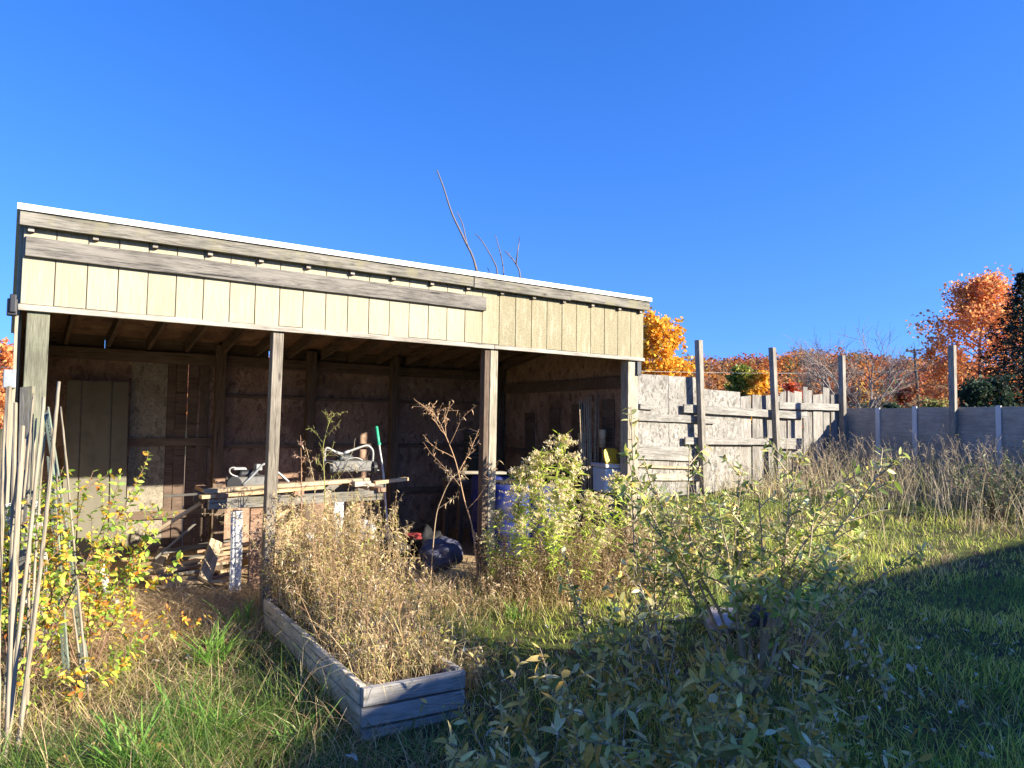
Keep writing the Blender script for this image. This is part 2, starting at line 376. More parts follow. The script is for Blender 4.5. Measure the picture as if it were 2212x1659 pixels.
# cream siding: grooves are geometry; sheets on the far half carry dark mildew streaks
def mk_siding():
    m, nt, b, _ = new_mat('siding')
    tc = N(nt, 'ShaderNodeTexCoord'); o = tc.outputs['Object']
    mp = N(nt, 'ShaderNodeMapping'); mp.inputs['Scale'].default_value = (16, 16, 1.6); nt.links.new(o, mp.inputs[0])
    g = noise(nt, mp.outputs[0], 2.2, 6, .65, 1.2)
    c = ramp(nt, g, [(.3, (.325, .285, .195)), (.5, (.385, .338, .23)), (.7, (.425, .38, .275))])
    sx = N(nt, 'ShaderNodeSeparateXYZ'); nt.links.new(o, sx.inputs[0])
    reg = N(nt, 'ShaderNodeMapRange'); reg.inputs[1].default_value = 3.55; reg.inputs[2].default_value = 4.1; nt.links.new(sx.outputs[0], reg.inputs[0])
    mp2 = N(nt, 'ShaderNodeMapping'); mp2.inputs['Scale'].default_value = (15, 15, 3.0); nt.links.new(o, mp2.inputs[0])
    st = ramp(nt, noise(nt, mp2.outputs[0], 1.3, 7, .75, .3), [(.30, 0.0), (.50, 1.0)])
    sp = ramp(nt, noise(nt, o, 60, 4, .75), [(.40, .4), (.52, 1.0)])
    k = math_n(nt, 'MULTIPLY', math_n(nt, 'MULTIPLY', reg.outputs[0], st), sp)
    c = mixc(nt, math_n(nt, 'MULTIPLY', k, .85), c, (.20, .17, .09))
    c = mixc(nt, ramp(nt, noise(nt, mp2.outputs[0], .8, 5, .7), [(.56, 0.0), (.75, .3)]), c, (.42, .36, .22))
    vn = N(nt, 'ShaderNodeTexVoronoi'); vn.inputs['Scale'].default_value = 4.2; nt.links.new(o, vn.inputs['Vector'])
    c = mixc(nt, ramp(nt, vn.outputs['Distance'], [(.020, .9), (.034, 0.0)]), c, (.10, .07, .04))           # nail heads and knocks
    mp3 = N(nt, 'ShaderNodeMapping'); mp3.inputs['Scale'].default_value = (7, 7, .5); nt.links.new(o, mp3.inputs[0])
    c = mixc(nt, ramp(nt, noise(nt, mp3.outputs[0], 2.0, 6, .7), [(.52, 0.0), (.70, .42)]), c, (.36, .30, .18))     # faint water streaks
    fl = N(nt, 'ShaderNodeMath', operation='FLOOR'); nt.links.new(math_n(nt, 'MULTIPLY', sx.outputs[0], 30/6.1), fl.inputs[0])
    wn = N(nt, 'ShaderNodeTexWhiteNoise', noise_dimensions='1D'); nt.links.new(fl.outputs[0], wn.inputs['W'])
    c = mixc(nt, 1.0, c, ramp(nt, wn.outputs['Value'], [(0, .93), (1, 1.05)]), 'MULTIPLY')
    nt.links.new(c, b.inputs['Base Color']); b.inputs['Roughness'].default_value = .7; bump(nt, b, g, .6, .006)
    return m
M['siding'] = mk_siding()
def mk_darkfence():
    m, nt, b, _ = new_mat('dark_panel')
    v = objvec(nt, (1, 1, 9), rnd=False)
    n = noise(nt, v, 3.0, 5, .6); n2 = noise(nt, objvec(nt, rnd=False), 2.0, 5, .7)
    c = ramp(nt, n, [(.3, (.27, .235, .19)), (.7, (.44, .39, .32))])
    c = mixc(nt, ramp(nt, n2, [(.45, 0.0), (.7, .5)]), c, (.13, .115, .105))
    nt.links.new(c, b.inputs['Base Color']); b.inputs['Roughness'].default_value = .85; bump(nt, b, n, .4, .01)
    return m
M['dark_panel'] = mk_darkfence()
def mk_ground():
    m, nt, b, _ = new_mat('ground')
    tc = N(nt, 'ShaderNodeTexCoord'); o = tc.outputs['Object']
    f = noise(nt, o, 38, 5, .75); g = noise(nt, o, .9, 5, .6); h = noise(nt, o, 4.5, 5, .7)
    soil = ramp(nt, f, [(.3, (.025, .02, .014)), (.55, (.07, .055, .035)), (.75, (.16, .12, .075))])
    turf = ramp(nt, f, [(.3, (.04, .05, .014)), (.6, (.14, .16, .04)), (.8, (.28, .25, .10))])
    c = mixc(nt, ramp(nt, h, [(.42, 0.0), (.56, 1.0)]), soil, turf)
    sx = N(nt, 'ShaderNodeSeparateXYZ'); nt.links.new(o, sx.inputs[0])
    # wood-chip and straw litter on the shed floor (a patch with its own shape)
    def mr(s, a, bb):
        r = N(nt, 'ShaderNodeMapRange'); r.inputs[1].default_value = a; r.inputs[2].default_value = bb; nt.links.new(s, r.inputs[0]); return r.outputs[0]
    def lin(cx, cy, k): return math_n(nt, 'ADD', math_n(nt, 'ADD', math_n(nt, 'MULTIPLY', sx.outputs[0], cx), math_n(nt, 'MULTIPLY', sx.outputs[1], cy)), k)
    bb = lin(-SHED_N[0], -SHED_N[1], float(SHED_L @ SHED_N)); aa = lin(SHED_D[0], SHED_D[1], float(-(SHED_L @ SHED_D)))
    wob = math_n(nt, 'MULTIPLY', math_n(nt, 'SUBTRACT', h, .5), 1.2)
    k = math_n(nt, 'MULTIPLY', mr(math_n(nt, 'ADD', bb, wob), -.5, .1), mr(aa, -.6, .2))
    k = math_n(nt, 'MULTIPLY', k, mr(math_n(nt, 'MULTIPLY', aa, -1.0), -6.9, -6.0))
    chip = ramp(nt, f, [(.3, (.22, .14, .07)), (.5, (.44, .31, .17)), (.7, (.62, .47, .28))])
    c = mixc(nt, k, c, chip)
    nt.links.new(c, b.inputs['Base Color']); b.inputs['Roughness'].default_value = .95; b.inputs['Specular IOR Level'].default_value = .1
    bump(nt, b, f, .8, .03); return m
M['ground'] = mk_ground()

# ------------------------------------------------------------------ ground: one sheet to the horizon
def build_ground():
    u = np.linspace(-1, 1, 261); gx = 6*np.sinh(u*6.6)/math.sinh(6.6)*500 ; gx = gx + 0.0
    u2 = np.linspace(-.75, 1, 301); gy = 3 + 6*np.sinh(u2*6.6)/math.sinh(6.6)*500
    X, Y = np.meshgrid(gx, gy); Z = ground_h(X, Y)
    V = np.stack([X, Y, Z], -1).reshape(-1, 3); nx, ny = len(gx), len(gy)
    i = (np.arange(ny-1)[:, None]*nx + np.arange(nx-1)[None]).ravel(); F = np.stack([i, i+1, i+nx+1, i+nx], -1)
    o = raw_mesh('ground', V, np.full(len(F), 4), F.ravel(), M['ground']); tag(o, kind='structure'); return o
build_ground()

# ------------------------------------------------------------------ the open shed
RZ = math.atan2(SHED_D[1], SHED_D[0])
shed = empty('open_shed', (SHED_L[0], SHED_L[1], 0), RZ)
tag(shed, 'long open-fronted shed with cream board siding, grey posts and a white roof edge', 'shed')
SL = -.177
def roofz(b): return 3.10 + SL*(b + .12)                     # top of the rafters
mb = MB(); mb.box(0, 6.1, .012, .022, 2.43, 3.055)
for k in range(30):
    x0 = 6.1*k/30 + .0035; x1 = 6.1*(k+1)/30 - .0035; j = random.uniform(-.0015, .0015)
    mb.box(x0, x1, 0 + j, .0119, 2.432 + random.uniform(-.004, .004), 3.05)
mb.build('siding', M['siding'], shed, bevel=.002)
tr = MB().box(-.01, 4.0, -.022, .01, 2.385, 2.428).build('trim_board', M['trim'], shed, bevel=.003)
MB().box(4.004, 6.1, -.024, .01, 2.387, 2.426).build('trim_board', M['trim'], shed, bevel=.003)
MB().box(.0, 6.1, .024, .062, 2.392, 2.63).build('header_beam', M['girt'], shed, bevel=.003)
for x0, x1, dz in ((-.03, 3.715, 0), (3.72, 4.95, -.006), (4.955, 6.135, .002)):
    plank('eave_board', (x0, -.052, 3.036+dz), (x1, -.052, 3.036+dz), .036, .106, M['grey_board'], shed, wav=.002)
plank('nailed_board', (.01, -.019, 2.841), (3.89, -.019, 2.836), .034, .140, M['old_board'], shed, wav=.004)
for k in range(16):
    a = .045 + .4035*k - (.07 if k == 15 else 0)
    MB().hexa([(a-.019, -.032, roofz(-.032)-.135), (a+.019, -.032, roofz(-.032)-.135), (a+.019, 3.12, roofz(3.12)-.135), (a-.019, 3.12, roofz(3.12)-.135),
               (a-.019, -.032, roofz(-.032)), (a+.019, -.032, roofz(-.032)), (a+.019, 3.12, roofz(3.12)), (a-.019, 3.12, roofz(3.12))]).build('rafter', M['rafter'], shed, bevel=.002)
    MB().box(a-.0185, a+.0185, -.0355, -.0325, roofz(-.032)-.1335, roofz(-.032)-.085).build('lit_end_cap', M['trim'], shed)  # thin pale cap, its colour standing in for sun on the rafter end
def slab(a0, a1, b0, b1, o0, o1):
    return [(a0, b0, roofz(b0)+o0), (a1, b0, roofz(b0)+o0), (a1, b1, roofz(b1)+o0), (a0, b1, roofz(b1)+o0), (a0, b0, roofz(b0)+o1), (a1, b0, roofz(b0)+o1), (a1, b1, roofz(b1)+o1), (a0, b1, roofz(b1)+o1)]
MB().hexa(slab(-.02, 6.13, -.03, 3.2, .002, .02)).build('roof_deck', M['deck'], shed)
r = MB(); r.hexa(slab(-.045, 6.15, -.08, 3.25, .024, .036)); [r.box(x0, x1, -.088 - d, -.073, 3.086 + random.uniform(-.003, .003), 3.132) for x0, x1, d in ((-.045, 2.45, 0), (2.44, 4.9, .002), (4.89, 6.15, .001))]
for k in range(21): x = -.03 + k*.308; r.hexa(slab(x, x+.03, .25, 3.24, .037, .05))
r.build('roof_sheet', M['roof_metal'], shed, bevel=.002)
# posts
def post(name, a0, a1, b0, b1, z0, z1, mat, lean=(0, 0)):
    p = [(a0, b0, z0), (a1, b0, z0), (a1, b1, z0), (a0, b1, z0)]; q = [(a+lean[0], b+lean[1], z1) for a, b, _ in p]
    return MB().hexa([*p, *q]).build(name, mat, shed, bevel=.005)
post('corner_post', .045, .185, .012, .15, -.2, 2.39, M['mossy_post'])
post('corner_post', 5.87, 6.03, .012, .14, -.2, 2.388, M['light_post'])
post('front_post', 1.765, 1.855, .008, .098, -.2, 2.386, M['grey_post'], (.025, 0))
post('front_post', 3.965, 4.055, .008, .098, -.2, 2.386, M['light_post'], (.01, 0))
post('wall_post', 3.90, 3.96, .012, .10, -.2, 2.386, M['stud'], (.01, 0))
for a in (1.98, 3.08, 4.24): post('wall_post', a, a+.11, 2.88, 2.985, -.1, 2.52, M['stud'])
post('wall_post', 5.88, 6.04, 2.84, 2.99, -.1, 2.5, M['stud'])
post('wall_post', .03, .12, 2.88, 2.985, -.1, 2.5, M['stud'])
# walls
MB().box(0, 1.690, 3.0, 3.015, -.1, 2.40).build('back_wall', M['inner_osb'], shed)
MB().box(1.697, 6.1, 3.0, 3.015, -.1, 2.40).build('back_wall', M['inner_osb'], shed)
plank('wall_plate', (0, 2.975, 2.335), (6.08, 2.975, 2.335), .045, .13, M['girt'], shed)
for a0, a1 in ((.04, .82), (.835, 1.66), (1.68, 2.62), (2.65, 4.27), (4.29, 4.36), (4.375, 6.06)):
    MB().box(a0, a1, 3.02, 3.035, 2.39, 2.60).build('wall_blocking', M['girt'], shed)
for a0, a1, z, t in ((1.06, 1.985, 1.37, .09), (2.10, 6.05, 1.92, .035), (2.10, 6.05, 1.32, .05), (.05, 1.98, .55, .09), (2.1, 6.05, .7, .08)):
    plank('wall_rail', (a0, 2.968, z), (a1, 2.968, z), .045 if t < .06 else .04, t, M['girt'], shed)
MB().box(1.10, 1.47, 2.984, 2.999, .2, 2.27).build('wall_panel', M['pale_osb'], shed)
for a0, a1 in ((1.475, 1.56), (1.565, 1.685), (1.702, 1.80), (1.83, 1.93)):
    plank('wall_slat', ((a0+a1)/2, 2.99, .05), ((a0+a1)/2, 2.99, 2.27), a1-a0, .014, M['stud' if a0 > 1.8 else 'rafter'], shed, up=(0, 1, 0))
def sidewall(name, a0, a1, mat, gap=0.0):
    MB().hexa([(a0, .15, -.15), (a1, .15, -.15), (a1, 3.0, -.15), (a0, 3.0, -.15), (a0, .15, roofz(.15)-.15), (a1, .15, roofz(.15)-.15), (a1, 3.0, roofz(3.0)-.15-gap), (a0, 3.0, roofz(3.0)-.15-gap)]).build(name, mat, shed)
sidewall('side_wall', 0, .018, M['siding'])
sidewall('side_wall', 6.075, 6.095, M['inner_osb'], .0)
for a0, a1, b0, b1 in ((0, .018, .15, 3.0), (6.075, 6.095, .15, 1.0), (6.075, 6.095, 2.75, 3.0)):
    MB().hexa([(a0, b0, roofz(b0)-.16), (a1, b0, roofz(b0)-.16), (a1, b1, roofz(b1)-.18), (a0, b1, roofz(b1)-.18), (a0, b0, roofz(b0)), (a1, b0, roofz(b0)), (a1, b1, roofz(b1)), (a0, b1, roofz(b1))]).build('wall_blocking', M['girt'], shed)
MB().hexa([(6.076, 1.0, roofz(1.0)-.16), (6.094, 1.0, roofz(1.0)-.16), (6.094, 2.75, roofz(2.75)-.16), (6.076, 2.75, roofz(2.75)-.16), (6.076, 1.0, roofz(1.0)-.05), (6.094, 1.0, roofz(1.0)-.05), (6.094, 2.75, roofz(2.75)-.05), (6.076, 2.75, roofz(2.75)-.05)]).build('wall_blocking', M['girt'], shed)
for b0, z0, z1 in ((.55, .0, 1.95), (1.15, .0, 1.9), (1.62, .1, 1.85), (2.2, 0, 1.8)):
    plank('wall_slat', (6.064, b0, z0), (6.064, b0+.02, z1), .018, .22, M['stud'], shed)
for z in (.75, 1.25): plank('wall_rail', (6.05, .15, z), (6.05, 2.85, z), .04, .085, M['rafter'], shed)
# header of the end bay, and the cladding edge at the near end
plank('wall_rail', (6.05, .15, 2.15), (6.05, 2.85, 2.15), .04, .14, M['rafter'], shed)
plank('edge_board', (-.012, .10, -.1), (-.012, .10, 3.0), .022, .10, M['cream_board'], shed, up=(0, 1, 0))
MB().box(-.075, -.012, -.03, .03, 2.34, 2.46).box(-.06, -.02, -.045, -.03, 2.36, 2.49).build('bracket', M['dark_metal'], shed, bevel=.008)
MB().box(-.075, .0, -.02, .05, 1.83, 1.96).build('junction_box', M['grey_metal'], shed, bevel=.006)
MB().box(5.99, 6.06, -.012, .008, 2.22, 2.38).build('bracket', M['dark_metal'], shed, bevel=.006)
# ------------------------------------------------------------------ things in and before the shed
FLOOR = .135
def board_px(name, a, b, w, t, mat, label, cat='board', group=None, up=(0, 0, 1), da=None, **k):
    """a free board between two points given as (px, py, depth behind the shed front)"""
    p0, p1 = on_b(*a), on_b(*b)
    o = plank(name, p0, p1, w, t, mat, up=up, **k); return tag(o, label, cat, group)
M['panel_grey'] = plain('panel_grey', (.18, .162, .12), .8, var=.3, scale=5, dirt=(.13, .11, .08))
# two tall grooved panels leaning on the back wall
for (xt, yt, xb, wd, lab) in ((171, 822, 164, .29, 'dark tall siding panel leaning on the back wall, nearest the corner post'),
                              (238, 824, 232, .31, 'tall siding panel leaning on the back wall beside the pale wall sheet')):
    p1 = on_b(xt, yt, 2.86); p0 = on_b(xb, 1230, 2.62); p0[2] = FLOOR
    root = empty('leaning_panel', p0, RZ); L = float(np.linalg.norm(p1 - p0)); tilt = math.asin((.24)/L)
    root.rotation_euler = Euler((-tilt, 0, RZ)); 
    mb = MB().box(-wd/2, -.012, -.006, .008, 0, L); mb.box(.0, wd/2, -.006, .008, 0, L); mb.box(-wd/2+.004, wd/2-.004, .009, .014, .004, L-.004)
    mb.build('panel_face', M['panel_grey'], root, bevel=.002)
    [MB().box(-wd/2+.02, wd/2-.02, .015, .03, z, z+.08).build('batten', M['stud'], root) for z in (.3, L-.4)]
    tag(root, lab, 'panel', 'tall panels leaning on the back wall')

# work bench of reclaimed timber
bl, br = on_b(449, 1094, .5), on_b(826, 1067, .5); zb = (bl[2]+br[2])/2; al, ar = loc_ab(bl)[0], loc_ab(br)[0]
bench = empty('work_bench', world_ab(al, .5, FLOOR), RZ); PWm = lambda o: Matrix.Translation(o.location) @ Matrix.Rotation(o.rotation_euler.z, 4, 'Z')
tag(bench, 'rough work bench of reclaimed timber standing behind the nearest middle post', 'work bench')
LB = ar - al; H = zb - FLOOR
plank('bench_beam', (0, 0, H), (LB, 0, H + .01), .04, .092, M['grey_board'], bench)
plank('bench_beam', (.05, .85, H), (LB + .42, .85, H), .04, .10, M['old_board'], bench)
for x in (.10, .78, 1.60, 2.38): 
    if x < LB + .3: plank('cross_piece', (x, -.06, H+.068), (x + .02, .95, H+.068), .085, .04, M['red_wood'], bench)
for x, yy, m, ww in ((.43, .03, 'red_wood', .13), (.30, .9, 'stud', .10), (LB - .25, .05, 'red_wood', .07), (LB - .1, .88, 'stud', .09)):
    plank('leg', (x, yy, -.03), (x + .005, yy, H - .048), .045, ww, M[m], bench, up=(0, 1, 0) if ww > .08 else (0, 0, 1)) if False else \
        MB().box(x-ww/2, x+ww/2, yy-.02, yy+.02, -.05, H-.048 + (.0 if yy > .5 else 0)).build('leg', M[m], bench, bevel=.004)
# a long white board stood at the leg, plywood behind, boards laid on top
p0, p1 = on_b(508, 1250, .56), on_b(512, 1102, .56); p0[2] = FLOOR - .02
tag(plank('white_board', p0, p1, .10, .02, M['white_board'], up=tuple(-SHED_N) + (0,)), 'white painted board standing upright beside the brown bench leg', 'board')
p0, p1 = on_b(602, 1240, 1.55), on_b(602, 1088, 1.7); p0[2] = FLOOR
tag(plank('plywood_sheet', p0, p1, .55, .018, M['new_wood'], up=tuple(-SHED_N) + (0,)), 'orange plywood sheet leaning upright behind the bench', 'plywood sheet')
GB = 'boards laid on the bench'
board_px('lumber', (432, 1074, .52), (696, 1052, .52), .09, .03, M['new_wood'], 'pale fresh long board lying along the front of the bench', group=GB, ends=.03)
board_px('lumber', (438, 1061, .62), (795, 1036, .62), .10, .035, M['tan_wood'], 'long weathered tan board on the bench, reaching its right end', group=GB)
board_px('lumber', (358, 1072, .75), (436, 1066, .6), .06, .02, M['grey_board'], 'short grey board poking out past the left end of the bench', group=GB, ends=.02)
board_px('lumber', (762, 1046, .55), (798, 1043, .55), .09, .05, M['pale_wood'], 'short pale offcut lying on the right end of the bench', group=GB)
board_px('lumber', (808, 1043, .9), (879, 1034, .9), .09, .035, M['new_wood'], 'short board sticking out beyond the right end of the bench', group=GB)
board_px('lumber', (790, 1050, .7), (804, 1052, .7), .08, .075, M['pale_wood'], 'small pale block under the boards on the bench', group=GB)
board_px('lumber', (462, 1040, 1.0), (640, 1026, 1.0), .12, .04, M['red_wood'], 'reddish board on the back of the bench below the grey machine', group=GB)
GL = 'scrap boards heaped beside the bench'
board_px('scrap_board', (345, 1143, .9), (438, 1083, .75), .11, .03, M['tan_wood'], 'tan board leaning up on the left end of the bench', group=GL)
board_px('scrap_board', (441, 1254, .75), (466, 1168, 1.1), .12, .03, M['tan_wood'], 'grey brown board standing slanted in the scrap heap', group=GL, up=tuple(-SHED_N) + (0,))
board_px('scrap_stick', (336, 1206, .9), (422, 1130, .8), .02, .02, M['grey_board'], 'thin stick slanting over the scrap heap', 'stick', GL)
def rb(px, py, b, ang, L, w_, t, mat, z, tilt=0.0):
    p = on_b(px, py, b); d = SHED_D*math.cos(ang) - SHED_N*math.sin(ang); p[2] = z
    q = p.copy(); q[:2] += d*L*math.cos(tilt); q[2] += L*math.sin(tilt); return p, q
scr = [(352, 1235, 1.0, .9, .55, .10, 'red_wood', .18, .2, 'short reddish board in the scrap heap, leaning toward the wall'),
       (330, 1250, .85, .15, .42, .09, 'new_wood', .16, .05, 'short fresh split board at the front of the scrap heap'),
       (350, 1242, .9, -.25, .62, .10, 'new_wood', .19, -.02, 'pointed fresh board lying across the front of the scrap heap'),
       (380, 1252, .8, .35, .40, .08, 'tan_wood', .15, .02, 'small tan offcut on the floor at the front of the scrap heap'),
       (365, 1215, 1.3, .1, .95, .10, 'red_wood', .22, .06, 'long dark red board low at the back of the scrap heap'),
       (372, 1200, 1.45, -.08, 1.1, .10, 'old_board', .30, .0, 'long grey board across the back of the scrap heap'),
       (400, 1225, 1.1, .6, .7, .09, 'red_wood', .24, .1, 'red brown board crossing the middle of the scrap heap'),
       (345, 1190, 1.5, .3, .8, .11, 'old_board', .36, .04, 'topmost grey board of the scrap heap'),
       (415, 1245, .95, .05, .45, .09, 'new_wood', .17, .0, 'fresh offcut beside the slanted board in the scrap heap'),
       (325, 1225, 1.1, 1.2, .6, .12, 'tan_wood', .2, .3, 'wide tan board at the left end of the scrap heap'),
       (470, 1235, 1.1, .1, .38, .08, 'new_wood', .2, .05, 'fresh offcut under the white standing board')]
r9 = random.Random(4)
for k in range(14):
    m9 = r9.choice(['red_wood', 'new_wood', 'tan_wood', 'old_board']); nm9 = {'red_wood': 'reddish', 'new_wood': 'fresh', 'tan_wood': 'tan', 'old_board': 'grey'}[m9]
    pl9 = ['low at the front', 'in the middle', 'toward the back'][k % 3]
    scr.append((r9.uniform(318, 470), [1250, 1236, 1215][k % 3], [.85, 1.1, 1.5][k % 3] + r9.uniform(-.1, .1), r9.uniform(-.7, .9), r9.uniform(.25, .6), r9.uniform(.03, .08), m9, .17 + .05*(k % 3) + r9.uniform(0, .08), r9.uniform(-.05, .2), 'small ' + nm9 + ' splinter of board lying ' + pl9 + ' of the scrap heap'))
for px, py, b, ang, L, w_, m, z, ti, lab in scr:
    p, q = rb(px, py, b, ang, L, w_, .025, m, z, ti); tag(plank('scrap_board', p, q, w_, .025, M[m], ends=.03, taper=random.uniform(0, .5)), lab, 'board', GL)

M['mower_grey'] = plain('mower_grey', (.17, .165, .155), .6, .2, var=.4, scale=14, dirt=(.10, .08, .06))
# two machines with bent tube handles lying on the bench
def tube_px(pts, b, r, n=7): return [on_b(x, y, b) + np.array([0, 0, 0]) for x, y in pts]
base = on_b(760, 1036, 1.0)
mw = empty('push_mower', (base[0], base[1], base[2])); O = np.array(base)
tag(mw, 'old grey machine with a tall bent tube handle lying on the right of the bench', 'mower')
def rel(pts): return [tuple(np.asarray(p) - O) for p in pts]
def mtube(name, par, O_, pts, b, r, mat, n=7):
    P_ = [on_b(*(q if len(q) == 3 else (*q, b))) - O_ for q in pts]; s = MB(); s.tube(smooth_line(P_, 4), r, n); return s.build(name, mat, par, smooth=True)
def smooth_line(P_, k):
    P_ = np.array(P_, float); Q = np.vstack([2*P_[0]-P_[1], P_, 2*P_[-1]-P_[-2]]); out = []
    for i in range(1, len(Q)-2):
        for t in np.linspace(0, 1, k, endpoint=False):
            out.append(.5*((2*Q[i]) + (-Q[i-1]+Q[i+1])*t + (2*Q[i-1]-5*Q[i]+4*Q[i+1]-Q[i+2])*t*t + (-Q[i-1]+3*Q[i]-3*Q[i+1]+Q[i+2])*t**3))
    out.append(P_[-1]); return np.array(out)
mtube('handle', mw, O, [(701, 1024), (701, 985), (703, 971), (709, 968), (726, 977), (737, 980), (745, 978), (770, 969), (788, 963), (797, 964), (805, 974), (805, 992), (802, 1010)], 1.0, .013, M['tube_grey'])
MB().tube([on_b(725, 976.5, 1.0) - O, on_b(737, 981, .99) - O], .017, 8).tube([on_b(743, 979, .99) - O, on_b(754, 975, 1.0) - O], .017, 8).build('grip', M['tube_grey'], mw, smooth=True)
mb = MB(); c0 = on_b(704, 1014, .85) - O; c1 = on_b(808, 1006, .85) - O; ax = Vector((*SHED_D, 0)); ay = Vector((*(-SHED_N), 0))
def obox(mb, c, ax, ay, lx, ly, z0, z1, tp=1.0):
    c = Vector(tuple(c)); P_ = []
    for z, k in ((z0, 1.0), (z1, tp)):
        for sx, sy in ((-1, -1), (1, -1), (1, 1), (-1, 1)): P_.append(c + ax*sx*lx/2*k + ay*sy*ly/2*k + Vector((0, 0, z)))
    mb.hexa(P_)
obox(mb, Vector(c0*.5 + c1*.5) + ay*.1, ax, ay, .46, .34, -.04, .07, .92); mb.build('deck', M['mower_grey'], mw, bevel=.015)
mb = MB(); obox(mb, Vector(c0*.55 + c1*.45) + ay*.1, ax, ay, .17, .15, .07, .13, .8); mb.build('engine', M['grey_plastic'], mw, bevel=.02)
for sx in (-1, 1):
    for sy in (0, 1):
        c = Vector(c0*.5 + c1*.5) + ax*sx*.235 + ay*(-.04 + .28*sy)
        w_ = MB(); w_.tube([c - ax*.02, c + ax*.02], .062, 16); wo = w_.build('wheel', M['black_plastic'], mw, bevel=.006)
for pts in ([(704, 1018), (720, 1005), (745, 1002), (765, 1010), (790, 998), (806, 1022)], [(730, 1010), (752, 992), (775, 990), (795, 1004), (806, 1014), (819, 1016)], [(712, 1020), (740, 1009), (770, 1004), (800, 1006)]):
    mtube('cable', mw, O, pts, .88, .006, M['tube_grey'], 5)
base = on_b(540, 1046, .9); O2 = np.array(base); fm = empty('folded_mower', base)
tag(fm, 'grey machine with a folded tube handle lying on the left of the bench', 'mower')
mtube('handle', fm, O2, [(524, 1048), (540, 1033), (556, 1016), (566, 1005), (572, 1002)], .8, .012, M['grey_metal'])
mtube('handle', fm, O2, [(598, 1019), (608, 1027), (618, 1036), (624, 1042)], .85, .013, M['grey_metal'])
mtube('bail', fm, O2, [(514, 1012), (503, 1010), (496, 1014), (498, 1023), (510, 1029), (522, 1028)], .9, .008, M['tube_grey'])
mtube('cable', fm, O2, [(490, 1030), (488, 1042), (496, 1051), (512, 1046), (530, 1043)], .85, .007, M['grey_plastic'])
mb = MB(); c0 = on_b(538, 1037, .95) - O2
obox(mb, c0, ax, ay, .36, .30, -.06, .04, .9); mb.build('deck', M['mower_grey'], fm, bevel=.015)
mb = MB(); obox(mb, Vector(tuple(c0)) + ax*-.02, ax, ay, .2, .16, .04, .10, .8); mb.build('engine', M['black_plastic'], fm, bevel=.02)
mb = MB(); obox(mb, Vector(tuple(c0)) + ax*-.1 + ay*-.02, ax, ay, .13, .10, .101, .125, .8); obox(mb, Vector(tuple(c0)) + ax*.08, ax, ay, .06, .09, .09, .15, .9); mb.build('cover', M['tube_grey'], fm, bevel=.008)
for sx in (-1, 1):
    c = Vector(tuple(c0)) + ax*sx*.17 + ay*-.13 + Vector((0, 0, -.02)); MB().tube([c - ay*.02, c + ay*.02], .07, 16).build('wheel', M['black_plastic'], fm, bevel=.006)
# long-handled tool with green grip
p0, p1, p2 = on_b(828, 1022, 1.05), on_b(819, 962, 1.2), on_b(813, 922, 1.3); lt = empty('garden_tool', p0)
tag(lt, 'long garden tool with a green grip leaning behind the bench', 'garden tool')
lo = on_b(845, 1150, .95); lo[2] = FLOOR
MB().tube([lo - p0, (0, 0, 0), p1 - p0], .011, 8).build('shaft', M['white_plastic'], lt, smooth=True)
MB().tube([p1 - p0, (p1*.5+p2*.5) - p0, p2 - p0], [.015, .017, .019], 10).tube([(p1*.93+p2*.07)-p0 - np.array([.02, 0, 0]), (p1*.93+p2*.07)-p0 + np.array([.02, 0, 0])], .014, 8).build('grip', M['green_plastic'], lt, smooth=True)
# barrels, crate, chair, torches, buckets, bags
def barrel(p, h, r, lab, mat='blue_plastic'):
    o = empty('barrel', p); tag(o, lab, 'barrel', 'blue barrels in the shed')
    prof = [(r*.86, 0), (r*.95, .03), (r, .10), (r, h*.31), (r*1.03, h*.33), (r*1.03, h*.36), (r, h*.38), (r, h*.63), (r*1.03, h*.65), (r*1.03, h*.68), (r, h*.7), (r, h*.92), (r*.94, h*.985), (r*.86, h)]
    MB().lathe(prof).build('barrel_body', M[mat], o, smooth=True)
    MB().lathe([(r*.84, h+.001), (r*.84, h+.02), (r*.7, h+.02), (r*.68, h+.008)]).build('lid', M['black_plastic'], o, smooth=True); return o
barrel(world_ab(4.72, .8, FLOOR), .82, .27, 'blue plastic barrel just right of the second middle post')
barrel(world_ab(5.28, .85, FLOOR), .78, .27, 'blue plastic barrel behind the green goldenrod plants')
barrel(world_ab(5.0, 1.5, FLOOR), .86, .28, 'blue barrel between and behind the two front ones')
# stacked buckets behind the post
bk = on_b(1040, 1010, 1.9); 
for k in range(3):
    o = empty('bucket', (bk[0]-.1, bk[1], FLOOR + .80 + .14*k)); tag(o, ['lowest grey bucket of the stack behind the second middle post', 'middle grey bucket of the stack behind the second middle post', 'topmost grey bucket of the stack behind the second middle post'][k], 'bucket', 'buckets nested behind the post')
    MB().lathe([(.12, 0), (.145, .30), (.152, .30), (.152, .33), (.14, .33), (.138, .32), (.12, .06)]).build('pail', M['grey_plastic'], o, smooth=True)
    MB().lathe([(.155, .262), (.158, .27), (.155, .278)]).build('rim', M['grey_plastic'], o, smooth=True)
o = empty('side_table', (bk[0]-.1, bk[1], FLOOR), RZ); tag(o, 'dark low table carrying the stacked grey buckets', 'table')
MB().box(-.35, .3, -.22, .22, .755, .795).build('table_top', M['old_board'], o, bevel=.004)
for sx in (-.3, .25):
    for sy in (-.18, .18): MB().box(sx-.03, sx+.03, sy-.03, sy+.03, -.02, .754).build('leg', M['stud'], o, bevel=.004)
# pale shelf board on a short brown block at the post
board_px('shelf_board', (1000, 1021, .45), (1090, 1021, .30), .14, .025, M['pale_wood'], 'pale board lying level against the second middle post')
